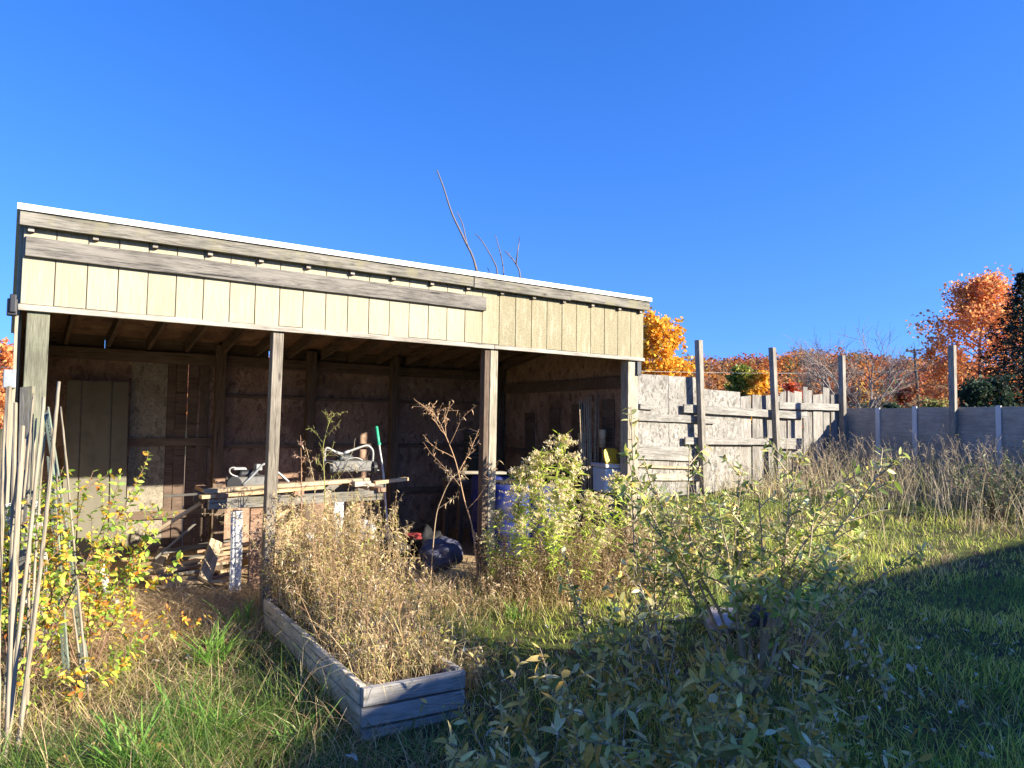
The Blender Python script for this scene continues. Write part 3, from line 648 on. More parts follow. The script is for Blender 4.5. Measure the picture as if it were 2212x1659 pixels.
# cooler box with raised rim on a crate, a yellow lid stood on it
c = on_b(1319, 1032, .34); cz = c[2]; ck = empty('cooler', (c[0], c[1], cz - .17), RZ - .12); tag(ck, 'pale blue cooler with a white rim beside the far corner post', 'cooler'); ck.rotation_euler = Euler((.03, .05, RZ - .12))
MB().hexa([(-.17, -.13, 0), (.17, -.13, 0), (.17, .13, 0), (-.17, .13, 0), (-.19, -.145, .29), (.19, -.145, .29), (.19, .145, .29), (-.19, .145, .29)]).build('cooler_body', M['ice_plastic'], ck, bevel=.02)
MB().box(-.205, .205, -.16, .16, .292, .335).build('lid', M['white_plastic'], ck, bevel=.014)
MB().box(-.13, .05, -.152, -.14, .05, .22).build('recess_panel', M['white_plastic'], ck, bevel=.008)
MB().box(.06, .18, -.156, -.142, .0, .24).build('side_panel', M['grey_plastic'], ck, bevel=.008)
o = empty('wooden_crate', (c[0], c[1], FLOOR), RZ - .1); tag(o, 'dark wooden crate under the pale blue cooler', 'crate')
hc = cz - .17 - FLOOR - .02
mb = MB()
for k in range(4):
    z0 = .01 + k*hc/4; mb.box(-.18, .18, -.15, -.13, z0, z0 + hc/4 - .03).box(-.18, .18, .13, .15, z0, z0 + hc/4 - .03).box(-.18, -.16, -.129, .129, z0, z0 + hc/4 - .03).box(.16, .18, -.129, .129, z0, z0 + hc/4 - .03)
mb.build('crate_side', M['old_board'], o, bevel=.003)
MB().box(-.185, .185, -.155, .155, hc - .02, hc).build('crate_top', M['old_board'], o, bevel=.003)
yl = empty('plastic_tray', (c[0] - .02*SHED_N[0] + .06*SHED_D[0], c[1] - .02*SHED_N[1] + .06*SHED_D[1], cz + .155)); tag(yl, 'yellow rounded plastic tray stood on the pale blue cooler', 'tray'); yl.rotation_euler = Euler((-.25, 0, RZ))
ring = [(.12*math.copysign(abs(math.cos(t))**.55, math.cos(t)), .10 + .10*math.copysign(abs(math.sin(t))**.55, math.sin(t))) for t in np.linspace(0, 2*PI, 28, endpoint=False)]
MB().add([(x, 0, z) for x, z in ring] + [(x, .03, z) for x, z in ring], [tuple(range(28)), tuple(range(55, 27, -1))] + [(i, 28+i, 28+(i+1) % 28, (i+1) % 28) for i in range(28)]).build('tray_shell', M['yellow_plastic'], yl, bevel=.006)
ring2 = [(x*.75, -.004, .025 + z*.75) for x, z in ring]
MB().add(ring2 + [(x, -.0005, z) for x, _, z in ring2], [tuple(range(28))] + [(i, 28+i, 28+(i+1) % 28, (i+1) % 28) for i in range(28)]).build('raised_panel', M['yellow_plastic'], yl)
# bundle of thin canes and two wicker torches in the far corner
for k in range(9):
    x1 = 1252 + k*5.2 + random.uniform(-3, 3); y1 = 842 + random.uniform(0, 26); p1 = on_b(x1, y1, .66 + .04*random.random()); p0 = on_b(1264 + k*3 + random.uniform(-3, 3), 1080, .60 + .05*random.random()); p0[2] = FLOOR
    o = MB().tube([(0, 0, 0), (p1-p0)*.5 + np.array([.01*random.uniform(-1, 1), .01, 0]), p1-p0], [.010, .009, .007], 6).build('cane', M['tan_wood'], smooth=True); o.location = p0
    tag(o, 'thin tan cane in the bundle standing in the far corner of the shed', 'cane', 'canes standing in the far corner')
for (x1, y1, lab) in ((1256, 955, 'wicker garden torch left of the cane bundle'), (1301, 948, 'wicker garden torch right of the cane bundle')):
    p1 = on_b(x1, y1, .74 if x1 < 1280 else .52); p0 = p1.copy(); p0[2] = FLOOR; o = empty('garden_torch', p0); tag(o, lab, 'garden torch', 'wicker torches in the corner'); h = p1[2] - FLOOR
    MB().tube([(0, 0, 0), (.01, .01, h - .12)], .012, 8).build('pole', M['tan_wood'], o, smooth=True)
    mb = MB(); mb.lathe([(.02, h-.11), (.035, h-.06), (.04, h+.04), (.046, h+.09), (.042, h+.11), (.02, h+.115)], n=14)
    for k in range(9): z = h - .1 + .025*k; mb.lathe([(.041, z), (.047, z+.006), (.041, z+.012)], n=14)
    mb.build('torch_head', M['tan_wood'], o, smooth=True)
# rubbish bags on the floor between the posts
def lump(name, p, s, mat, lab, cat, seed, flat=.7, grp=None):
    r_ = np.random.default_rng(seed); nu, nv = 44, 26; V = []
    for j in range(nv):
        th = PI*j/(nv-1)
        for i in range(nu):
            ph = 2*PI*i/nu; d = np.array([math.sin(th)*math.cos(ph), math.sin(th)*math.sin(ph), math.cos(th)])
            V.append(d)
    V = np.array(V); k = r_.normal(0, 1, (9, 3))*3.4; phs = r_.uniform(0, 6, 9)
    rad = 1 + .13*sum(np.sin(V @ k[q] + phs[q])*(1 if q < 4 else .6) for q in range(9))/1.6 + .07*np.abs(np.sin(V @ (k[2]*2.2) + 1.5*np.sin(V @ k[4]))) + .05*np.abs(np.sin(V @ (k[5]*3)))
    V = V*rad[:, None]*np.array(s); V[:, 2] = np.maximum(V[:, 2]*flat + s[2]*.5, 0)
    mb = MB(); mb.v = [tuple(q) for q in V]; mb.f = [(j*nu+i, (j+1)*nu+i, (j+1)*nu+(i+1) % nu, j*nu+(i+1) % nu) for j in range(nv-1) for i in range(nu)]
    o = mb.build(name, M[mat], smooth=True); o.location = p; o.rotation_euler = (0, 0, r_.uniform(0, 6)); return tag(o, lab, cat, grp)
lump('rubbish_bag', world_ab(3.72, .55, FLOOR), (.26, .2, .24), 'bag', 'lumpy greyish purple bag on the shed floor left of the second middle post', 'bag', 3)
lump('rubbish_bag', world_ab(3.45, 1.3, FLOOR), (.24, .2, .2), 'dark_bag', 'black bag slumped behind the greyish bag', 'bag', 4)
lump('cloth_heap', world_ab(3.62, .95, FLOOR + .25), (.09, .08, .05), 'red_cloth', 'crumpled dark red cloth lying on the bags', 'cloth', 5)
lump('rubbish_bag', world_ab(3.9, 1.2, FLOOR), (.2, .2, .26), 'dark_bag', 'black bag standing behind the second middle post', 'bag', 6)
lump('paper_scrap', on_b(730, 1200, .35)*[1, 1, 0] + [0, 0, .18], (.07, .05, .30), 'white_plastic', 'white torn sheet standing in the weeds under the bench', 'scrap', 7)
lump('paper_scrap', on_b(790, 1168, .5)*[1, 1, 0] + [0, 0, .5], (.10, .06, .14), 'white_plastic', 'white crumpled plastic beside the rusty brown bench leg', 'scrap', 8)
lump('paper_scrap', on_b(668, 1170, .5)*[1, 1, 0] + [0, 0, .45], (.06, .05, .12), 'white_plastic', 'small white scrap among the weeds right of the front post', 'scrap', 9)
lump('plastic_bag', world_ab(2.02, -.45, .42), (.06, .05, .06), 'white_plastic', 'white plastic bag caught in the weeds by the nearest middle post', 'bag', 10)
tag(plank('white_board', on_b(728, 1230, .45)*[1, 1, 0] + [0, 0, FLOOR], on_b(733, 1075, .5), .09, .02, M['white_board'], up=tuple(-SHED_N) + (0,)), 'white board standing behind the weeds under the middle of the bench', 'board')

# ------------------------------------------------------------------ raised bed
def bed():
    A = on_z(775, 1480, .216)[:2]; Bc = on_z(570, 1298, .21)[:2]; u = (Bc - A)/np.linalg.norm(Bc - A); Lb = float(np.linalg.norm(Bc - A)); v = np.array([u[1], -u[0]])
    r_ = math.atan2(u[1], u[0]); o = empty('raised_bed', (A[0], A[1], 0), r_); Wd = .60; hs_ = .105
    tag(o, 'long weathered board planter filled with dead weeds, running up to the shed', 'planter')
    for k, (z, hh, dx) in enumerate(((-.057, .100, 0), (.053, .101, -.005), (.163, .100, .004))):
        plank('side_board', (-.012 + dx, -.02, z), (Lb, -.02, z + .004*k), .036, hh, M['bed_board'], o, wav=.003)
        plank('side_board', (.0 + dx, -Wd, z), (Lb, -Wd + .02, z), .036, hh, M['bed_board'], o, wav=.003)
        plank('end_board', (-.035 - dx, -.006, z), (-.035, -Wd - .02, z), .04, hh - .006, M['bed_end'], o, wav=.003)
        plank('end_board', (Lb + .022, -.006, z), (Lb + .022, -Wd, z), .04, hh, M['bed_end'], o, wav=.003)
    for x in (.05, Lb*.5, Lb - .06):
        for y in (-.065, -Wd + .045): MB().box(x-.025, x+.025, y-.025, y+.025, -.2, .20).build('stake', M['old_board'], o, bevel=.003)
    s = MB(); nx, ny = 30, 8; 
    for i in range(nx):
        for j in range(ny):
            s.v.append((.0 + (Lb)*i/(nx-1), -.045 - (Wd-.07)*j/(ny-1), .15 + random.uniform(-.02, .02)))
    s.f = [(i*ny+j, i*ny+j+1, (i+1)*ny+j+1, (i+1)*ny+j) for i in range(nx-1) for j in range(ny-1)]
    m, nt_, b_, _ = new_mat('soil'); f = noise(nt_, objvec(nt_), 60, 5, .7); nt_.links.new(ramp(nt_, f, [(.3, (.02, .015, .01)), (.7, (.08, .06, .04))]), b_.inputs['Base Color']); bump(nt_, b_, f, .8, .02)
    s.build('soil', m, o); return o, A, u, v, Lb, Wd
BED, BA, BU, BV, BLEN, BW = bed()

# ------------------------------------------------------------------ stakes and posts leaning at the near left corner
M['cane'] = wood('cane', (.15, .115, .07), (.28, .23, .155), (.38, .325, .235), 'x')
GS = 'wooden stakes leaning at the near corner post'
def stake(top, bot, r, mat, lab, zb=None, cat='stake', nm='garden_stake', n=7, g=GS):
    p1 = on_b(*top); p0 = on_z(bot[0], bot[1], zb if zb is not None else -.02)
    P_ = [np.zeros(3)] + [(p1-p0)*t + np.array([random.uniform(-.008, .008), random.uniform(-.008, .008), 0]) for t in (.3, .62)] + [p1-p0]
    o = MB().tube(smooth_line(P_, 4), r, n).build(nm, M[mat], smooth=True); o.location = p0; return tag(o, lab, cat, g)
def sstake(top, dtop, bot, dbot, w_, t, mat, lab, nm='garden_stake', cat='stake', g=GS):
    w_ = w_*.72
    p1 = on_y(*top, dtop); p0 = on_y(*bot, dbot); p0 = p1 + (p0-p1)*(p1[2]+.03)/(p1[2]-p0[2])
    if 'lath' in lab: return tag(plank(nm, p0, p1, w_, t, M[mat], up=(0, 1, 0), wav=.004, ends=.003), lab, cat, g)
    L = float(np.linalg.norm(p1-p0)); k = max(6, int(L/.09)); P_ = [(L*i/k, L*.006*math.sin(3*i/k + L*7) + random.uniform(-.001, .001), L*.006*math.sin(2.5*i/k + L*3)) for i in range(k+1)]
    rs = [w_*.46*(1 - .15*i/k)*random.choice((1, .93, .97, 1.1)) for i in range(k+1)]
    return tag(MB().tube(P_, rs, 9).build(nm, M[mat], smooth=True, mw=frame_m(p0, p1)), lab, cat, g)
sstake((127, 826), 4.75, (38, 1612), 3.68, .036, .03, 'cane', 'tall pale stake tilting right, its cut top highest against the dark shed')
sstake((90, 860), 4.6, (24, 1605), 3.75, .034, .03, 'cane', 'straight grey brown stake just left of the tallest tilted one')
sstake((47, 1000), 4.2, (8, 1625), 3.55, .028, .024, 'cane', 'cream coloured thin stake at the very edge, lit along its length')
sstake((68, 851), 4.85, (44, 1150), 4.5, .022, .02, 'cane', 'short pale stake behind the others, before the corner post')
sstake((18, 836), 4.5, (-14, 1420), 3.9, .036, .02, 'cane', 'flat pale lath nearest the edge of the view')
sstake((47, 920), 4.3, (28, 1380), 4.0, .028, .02, 'cane', 'tan lath with a squared top, second from the edge')
sstake((126, 880), 4.95, (160, 1180), 4.6, .022, .02, 'cane', 'slender tan stake tilting left, crossing the dark doorway')
sstake((112, 925), 4.9, (150, 1240), 4.7, .02, .018, 'cane', 'thin pale stake tilting left beside the perforated post')
tag(plank('fence_board', on_y(60, 836, 5.05), on_y(40, 1330, 4.9)*[1, 1, 0] + [0, 0, -.02], .085, .025, M['grey_board'], up=(0, 1, 0)), 'flat grey board standing against the near corner post', 'board')
for k, (xt, yt, xb, yb, dt, lab) in enumerate([(33, 870, 22, 1450, 4.6, 'thin brown cane between the laths, short and nearly upright'), (78, 905, 60, 1500, 4.7, 'thin cane standing between the two tallest stakes'), (100, 935, 55, 1540, 4.6, 'thin cane crossing close under the tallest tilted stake'), (58, 950, 18, 1520, 4.4, 'thin cane with its top low among the yellow leaves'), (8, 900, 3, 1500, 4.3, 'thin cane cut off by the edge of the view')]):
    sstake((xt, yt), dt, (xb, yb), dt - .55, .022, .02, 'cane', lab)
def upost(top, dt, bot, db, lab):
    p1 = on_y(*top, dt); p0 = on_y(*bot, db); p0 = p1 + (p0-p1)*(p1[2]+.03)/(p1[2]-p0[2]); o = empty('metal_post', p0); tag(o, lab, 'metal post', 'perforated metal posts by the near corner')
    L = float(np.linalg.norm(p1-p0)); m = frame_m(p0, p1, (0, 1, 0)); mb = MB(); n_ = int(L/.026)
    for k in range(n_):                                               # a channel with a row of punched holes
        x = k*.026; mb.box(x, x+.012, -.015, .015, -.002, .002); mb.box(x+.012, x+.026, -.015, -.005, -.002, .002); mb.box(x+.012, x+.026, .005, .015, -.002, .002)
    mb.box(0, L, .0151, .018, -.002, .014); mb.box(0, L, -.018, -.0151, -.002, .014)
    mw_ = Matrix.Translation(-Vector(tuple(map(float, p0)))) @ m; mb.build('channel', M['green_metal'], o, mw=mw_); return o
M['green_metal'] = plain('green_metal', (.20, .22, .18), .6, .1, dirt=(.2, .28, .2))
upost((98, 880), 5.0, (152, 1230), 4.85, 'perforated pale green metal post tilting left, nearer the doorway')
upost((107, 985), 4.9, (130, 1290), 4.75, 'perforated pale metal post lower down, among the yellow leaves')
# roll of chicken wire
def wire_roll():
    c = on_z(92, 1405, 0); o = empty('wire_roll', (c[0], c[1], 0)); o.rotation_euler = Euler((.10, -.14, .3)); tag(o, 'standing roll of pale chicken wire behind the leaning stakes', 'wire roll')
    s = Stems(3); h = 1.05; n_ = 15
    for lay, r_ in enumerate((.105, .09, .07)):
        for k in range(n_):
            for sg in (-1, 1):
                t = np.linspace(0, 1, 40); a = 2*PI*k/n_ + sg*t*2*PI*.9 + lay + .07*np.sign(np.sin(t*60)); s.add(np.stack([r_*np.cos(a), r_*np.sin(a), t*h], -1), .0019, (.62, .6, .55))
    for z in np.linspace(0, h, 5):
        a = np.linspace(0, 2*PI, 24); s.add(np.stack([.107*np.cos(a), .107*np.sin(a), np.full(24, z)], -1), .003, (.6, .58, .54))
    s.build('wire_mesh', M['stem'], o)
wire_roll()
def gboard(a, b, w_, t, mat, lab, za, zb, g='loose boards on the ground'):
    p0, p1 = on_z(*a, za), on_z(*b, zb); tag(plank('loose_board', p0, p1, w_, t, M[mat], wav=.006, ends=.012), lab, 'board', g)
gboard((96, 1268), (257, 1300), .045, .025, 'pale_wood', 'thin pale strip lying level under the yellow leaved bush', .22, .2)
gboard((186, 1215), (216, 1284), .11, .02, 'grey_board', 'grey split board slanting down below the bush', .35, .12)
gboard((214, 1220), (238, 1282), .10, .02, 'white_board', 'pale split board slanting beside the grey one', .36, .12)
gboard((300, 1262), (470, 1270), .10, .02, 'grey_board', 'flat grey board lying at the edge of the shed floor', .12, .12)
lump('stone', on_z(1566, 1352, .02), (.24, .17, .10), 'stone', 'pale pinkish stone lying in the grass behind the big shrub', 'stone', 21)
lump('plastic_bag', on_z(1632, 1350, .12), (.10, .08, .12), 'bag', 'bluish crumpled plastic beside the pale stone', 'bag', 22)
lump('clod', on_z(1318, 1262, .05), (.07, .06, .07), 'dark_metal', 'dark round clod lying in the brown weeds below the goldenrod', 'clod', 23)

M['fence_post'] = wood('fence_post', (.12, .10, .08), (.25, .22, .175), (.38, .345, .29), 'z')
M['fence_rail'] = wood('fence_rail', (.10, .09, .075), (.25, .232, .20), (.40, .375, .335), 'x')
# ------------------------------------------------------------------ the two fences behind
FC = np.array([.4466*17.5, 17.5]); FZ = .28                                    # their meeting corner
def fpt(s, o=0.0, z=0.0): q = FC - SHED_D*s + SHED_N*o; return np.array([q[0], q[1], z])   # s metres from the corner, o toward the camera
def on_f(px, py, o=0.0):
    r = ray(px, py); t = ((FC + SHED_N*o) @ SHED_N)/(r[:2] @ SHED_N); p = r*t; p[2] += EYE; return p
bf = empty('board_fence', fpt(0, 0, 0), RZ); PW['board_fence'] = Matrix.Translation((FC[0], FC[1], 0)) @ Matrix.Rotation(RZ, 4, 'Z')
tag(bf, 'patched pale fence of chipboard sheets and grey pickets with tall posts', 'fence')
def fl(px, py):   # fence local (x along toward the corner is negative... x, z)
    p = on_f(px, py); return float((p[:2]-FC) @ SHED_D), p[2]
def fsheet(name, quad, y0, y1, mat):
    P_ = [fl(*q) for q in quad]; MB().hexa([(P_[0][0], y0, P_[0][1]), (P_[1][0], y0, P_[1][1]), (P_[1][0], y1, P_[1][1]), (P_[0][0], y1, P_[0][1]), (P_[3][0], y0, P_[3][1]), (P_[2][0], y0, P_[2][1]), (P_[2][0], y1, P_[2][1]), (P_[3][0], y1, P_[3][1])]).build(name, mat, bf, bevel=.002)
fsheet('sheet', [(1340, 1080), (1447, 1075), (1443, 811), (1338, 806)], 0, .014, M['fence_osb'])
fsheet('sheet', [(1448, 1072), (1530, 1065), (1519, 816), (1444, 812)], .002, .016, M['fence_osb'])
fsheet('sheet', [(1522, 1066), (1603, 1050), (1599, 847), (1518, 840)], .004, .018, M['fence_osb'])
pk = [(1601, 1624, 853), (1625, 1649, 854), (1650, 1674, 851), (1675, 1684, 856), (1686, 1700, 844), (1701, 1716, 849), (1717, 1734, 846), (1735, 1745, 836), (1736, 1756, 842), (1757, 1778, 850), (1779, 1793, 838), (1794, 1811, 850)]
for i, (x0, x1, yt) in enumerate(pk):
    x0l, zt = fl(x0, yt); x1l, _ = fl(x1, yt); yo = .0 if i % 2 else .022
    n_ = MB(); j1, j2 = random.uniform(-.02, .02), random.uniform(-.05, .05)
    n_.hexa([(x0l+.006, yo, .1), (x1l-.006, yo, .1), (x1l-.006, yo+.018, .1), (x0l+.006, yo+.018, .1), (x0l+.006+j1, yo, zt+j2), (x1l-.006+j1, yo, zt), (x1l-.006+j1, yo+.018, zt), (x0l+.006+j1, yo+.018, zt+j2)])
    n_.build('picket', M['picket_a' if i % 3 else 'picket_b'] if 'picket_a' in M else M.setdefault('picket_a', wood('picket_a', (.06, .052, .045), (.16, .145, .125), (.38, .35, .31), 'z')) if i % 3 else M.setdefault('picket_b', wood('picket_b', (.13, .11, .09), (.27, .245, .21), (.42, .39, .345), 'z')), bf, bevel=.003)
def frail(a, b, w_, o, mat='fence_rail', t=.038):
    p0, p1 = on_f(*a, o), on_f(*b, o); plank('rail', p0, p1, t, w_, M[mat], bf, wav=.005)
frail((1476, 882), (1722, 897), .16, .07); frail((1374, 900), (1545, 908), .14, .035); frail((1479, 952), (1732, 954), .14, .07)
frail((1376, 976), (1512, 983), .26, .03); frail((1370, 1006), (1515, 1012), .05, .028, 'tan_wood'); frail((1415, 1030), (1514, 1031), .13, .03, 'pale_wood')
frail((1682, 876), (1812, 880), .15, .06); frail((1690, 894), (1741, 897), .14, .06); frail((1680, 964), (1733, 966), .10, .06); frail((1382, 877), (1410, 880), .10, .03)
frail((1688, 980), (1730, 984), .10, .06)
def fpost(par, top, zb, wd, lean, mat='grey_post', o=.16, nm='post'):
    p1 = on_f(*top, o); q = PW[par.name].inverted() @ Vector(p1)
    b = Vector((q.x + lean, q.y, zb)); return MB().hexa([b + Vector((sx*wd/2, sy*wd/2, 0)) for sx, sy in ((-1,-1),(1,-1),(1,1),(-1,1))] + [q + Vector((sx*wd/2, sy*wd/2, 0)) for sx, sy in ((-1,-1),(1,-1),(1,1),(-1,1))]).build(nm, M[mat], par, bevel=.006)
fpost(bf, (1509, 735), -.1, .115, .17, 'fence_post'); fpost(bf, (1668, 751), -.1, .115, .22, 'fence_post'); fpost(bf, (1818, 768), -.1, .12, .06, 'fence_post', .10)
# dark fence, at right angles
DZ = -SHED_N*-1.0                                                            # along the dark fence, toward the camera side
dk = empty('panel_fence', fpt(-.12, .0, 0), RZ - PI/2); PW['panel_fence'] = Matrix.Translation((fpt(-.12)[0], fpt(-.12)[1], 0)) @ Matrix.Rotation(RZ - PI/2, 4, 'Z')
tag(dk, 'dark grey panel fence with pale battens and a tall post, in shadow', 'fence')
for k in range(9):
    MB().box(.83*k + .004, .83*(k+1) - .004, .0, .014, .12, 2.12 + random.uniform(-.015, .015)).build('panel', M['dark_panel'], dk, bevel=.002)
for k in range(1, 9):
    x = .83*k; MB().box(x-.05, x+.05, -.035, -.001, .0, 2.14 + random.uniform(-.02, .03)).build('batten', M['white_board'], dk, bevel=.003)
for x, h in ((2.5, 3.42), (7.4, 3.3)): MB().box(x-.06, x+.06, -.16, -.04, -.1, h).build('post', M['fence_post'], dk, bevel=.006)
for z in (.5, 1.5): plank('rail', (.1, .036, z), (7.4, .036, z), .038, .09, M['old_board'], dk)
MB().box(-.09, -.01, -.14, .0, -.1, 2.1).build('batten', M['trim'], dk, bevel=.004)
for z, y in ((1.02, -.05), (.62, -.05)): MB().tube([(.2, y, z), (1.4, y, z-.01), (2.4, y, z)], .006, 5).build('wire', M['grey_metal'], dk)
# ------------------------------------------------------------------ the house behind the camera, whose eave shades the near yard
def house():
    q0 = np.array([-.32, 4.90]); H = 5.0; disp = H/math.tan(SUN_EL)
    RH = RZ + .055; e0 = q0 + SUN_H*disp; L0, L1 = -.45, 17.0; HD = np.array([math.cos(RH), math.sin(RH)])
    o = empty('house', (*(e0 + HD*L0), 0), RH); L = L1 - L0
    tag(o, 'pale house with a low gabled roof standing behind the viewer', 'house')
    mb = MB(); mb.box(0, L, -8.4, -.6, -.2, H - .12); mb.build('wall', M['cream_board'], o)
    rf = MB(); rf.hexa([(-.4, 0, H-.16), (L+.4, 0, H-.16), (L+.4, -4.5, H+1.2), (-.4, -4.5, H+1.2), (-.4, 0, H), (L+.4, 0, H), (L+.4, -4.5, H+1.36), (-.4, -4.5, H+1.36)])
    rf.hexa([(-.4, -4.502, H+1.2), (L+.4, -4.502, H+1.2), (L+.4, -9, H-.16), (-.4, -9, H-.16), (-.4, -4.502, H+1.36), (L+.4, -4.502, H+1.36), (L+.4, -9, H), (-.4, -9, H)])
    rf.build('roof', M['black_plastic'], o)
    wg = MB(); wg.hexa([(-7.5, -8, H-1.45), (-.002, -8, H-.25), (-.002, -.0, H-.25), (-7.5, -.0, H-1.45), (-7.5, -8, H-1.28), (-.002, -8, H-.08), (-.002, -.0, H-.08), (-7.5, -.0, H-1.28)]); wg.build('shade_roof', M['black_plastic'], o)  # unseen wing roof, added and sloped to shape the yard shadow's left edge
    MB().box(-7.3, -.01, -7.8, -.6, -.2, H - 1.5).build('side_wall', M['cream_board'], o)  # unseen wall added below that wing roof
    for k in range(5):
        x = 1.6 + 3.1*k; f_ = MB().box(x, x+1.1, -.6, -.55, 1.1, 2.5).build('window', M['white_board'], o, bevel=.01)
        MB().box(x+.08, x+1.02, -.55, -.545, 1.18, 2.42).build('pane', M['black_plastic'], f_)
house()

# ------------------------------------------------------------------ hill, woods, trees
def ridge(x):                                                # height of the wood's skyline at y = 330
    xs = [-500, -330, -230, -140, -60, 20, 80, 105, 130, 150, 172, 190, 225, 300, 420, 520]
    zs = [14, 22, 25, 27, 26, 28, 31, 31.5, 33.5, 33, 30.5, 30, 28, 25, 18, 9]
    return np.interp(x, xs, zs) + 1.0*np.sin(x*.05)
def hill_h(x, y): return (ridge(x*330/np.maximum(y, 200)) - 8.5)*sstep(120, 330, y)*(1 - .5*sstep(360, 600, y)) - .6
def build_hill():
    gx = np.linspace(-560, 560, 120); gy = np.concatenate([np.linspace(105, 345, 40), np.linspace(360, 620, 12)])
    X, Y = np.meshgrid(gx, gy); Z = hill_h(X, Y) + .8*np.sin(X*.11)*np.sin(Y*.09); V = np.stack([X, Y, Z], -1).reshape(-1, 3); nx, ny = len(gx), len(gy)
    i = (np.arange(ny-1)[:, None]*nx + np.arange(nx-1)[None]).ravel()
    m, nt_, b_, _ = new_mat('hill_floor'); f = noise(nt_, objvec(nt_, rnd=False), .5, 5, .7)
    nt_.links.new(ramp(nt_, f, [(.3, (.05, .035, .02)), (.7, (.16, .085, .035))]), b_.inputs['Base Color'])
    o = raw_mesh('hill', V, np.full(len(i), 4), np.stack([i, i+1, i+nx+1, i+nx], -1).ravel(), m); tag(o, kind='structure')
build_hill()
def quads(name, P, S, Nn, C, mat, parent=None, asp=.8):
    """leaf clumps: a bent quad each (two triangles folded)"""
    n = len(P); ref = unit(rng.normal(0, 1, (n, 3))); U = unit(np.cross(Nn, ref)); Vv = np.cross(Nn, U)
    q = np.stack([P - U*S[:, None], P - Vv*(S*asp)[:, None] + Nn*(S*.25)[:, None], P + U*S[:, None], P + Vv*(S*asp)[:, None] + Nn*(S*.25)[:, None]], 1)
    F = np.arange(4*n); return raw_mesh(name, q.reshape(-1, 3), np.full(n, 4), F, mat, parent, np.repeat(C, 4, 0), smooth=False)
def ell_pts(n, shell=.55):
    d = unit(rng.normal(0, 1, (n, 3))); r_ = shell + (1 - shell)*rng.random(n)**.7; return d*r_[:, None], d
def woods():
    n = 2600; y = 140 + 205*rng.random(n)**.75; x = rng.uniform(-1.0, 1.12, n)*y*.95; hh = hill_h(x, y)
    y2 = rng.uniform(318, 345, 500); x2 = rng.uniform(-330, 360, 500); x = np.append(x, x2); y = np.append(y, y2); hh = np.append(hh, hill_h(x2, y2)); n += 500
    P = []; S = []; Nn = []; C = []
    cols = np.array([(.42, .13, .03), (.34, .10, .03), (.46, .19, .04), (.28, .06, .025), (.30, .15, .06), (.24, .15, .09), (.19, .145, .115), (.42, .26, .05), (.14, .15, .05)])
    pr = np.array([.22, .19, .15, .10, .12, .09, .05, .05, .03]); ci = rng.choice(9, n, p=pr/pr.sum())
    top = y > 300; ci[top & (rng.random(n) < .6)] = 6
    for k in range(n):
        m = 95 if y[k] < 250 else 80; p, d = ell_pts(m, .6); R = rng.uniform(2.6, 4.2); Hh = rng.uniform(3.6, 5.4)
        P.append(np.array([x[k], y[k], hh[k] + Hh*1.05 + 1.5]) + p*np.array([R, R, Hh])); S.append(rng.uniform(.28, .62, m)*(.6 if ci[k] == 6 else 1)); Nn.append(unit(d + rng.normal(0, .5, (m, 3))))
        C.append(cols[ci[k]]*rng.uniform(.65, .95)*rng.uniform(.7, 1.25, (m, 1)))
    o = quads('woodland', np.concatenate(P), np.concatenate(S), np.concatenate(Nn), np.concatenate(C), M['leaf']); tag(o, 'rust and orange autumn woods covering the far hill', 'woods', kind='stuff')
woods()

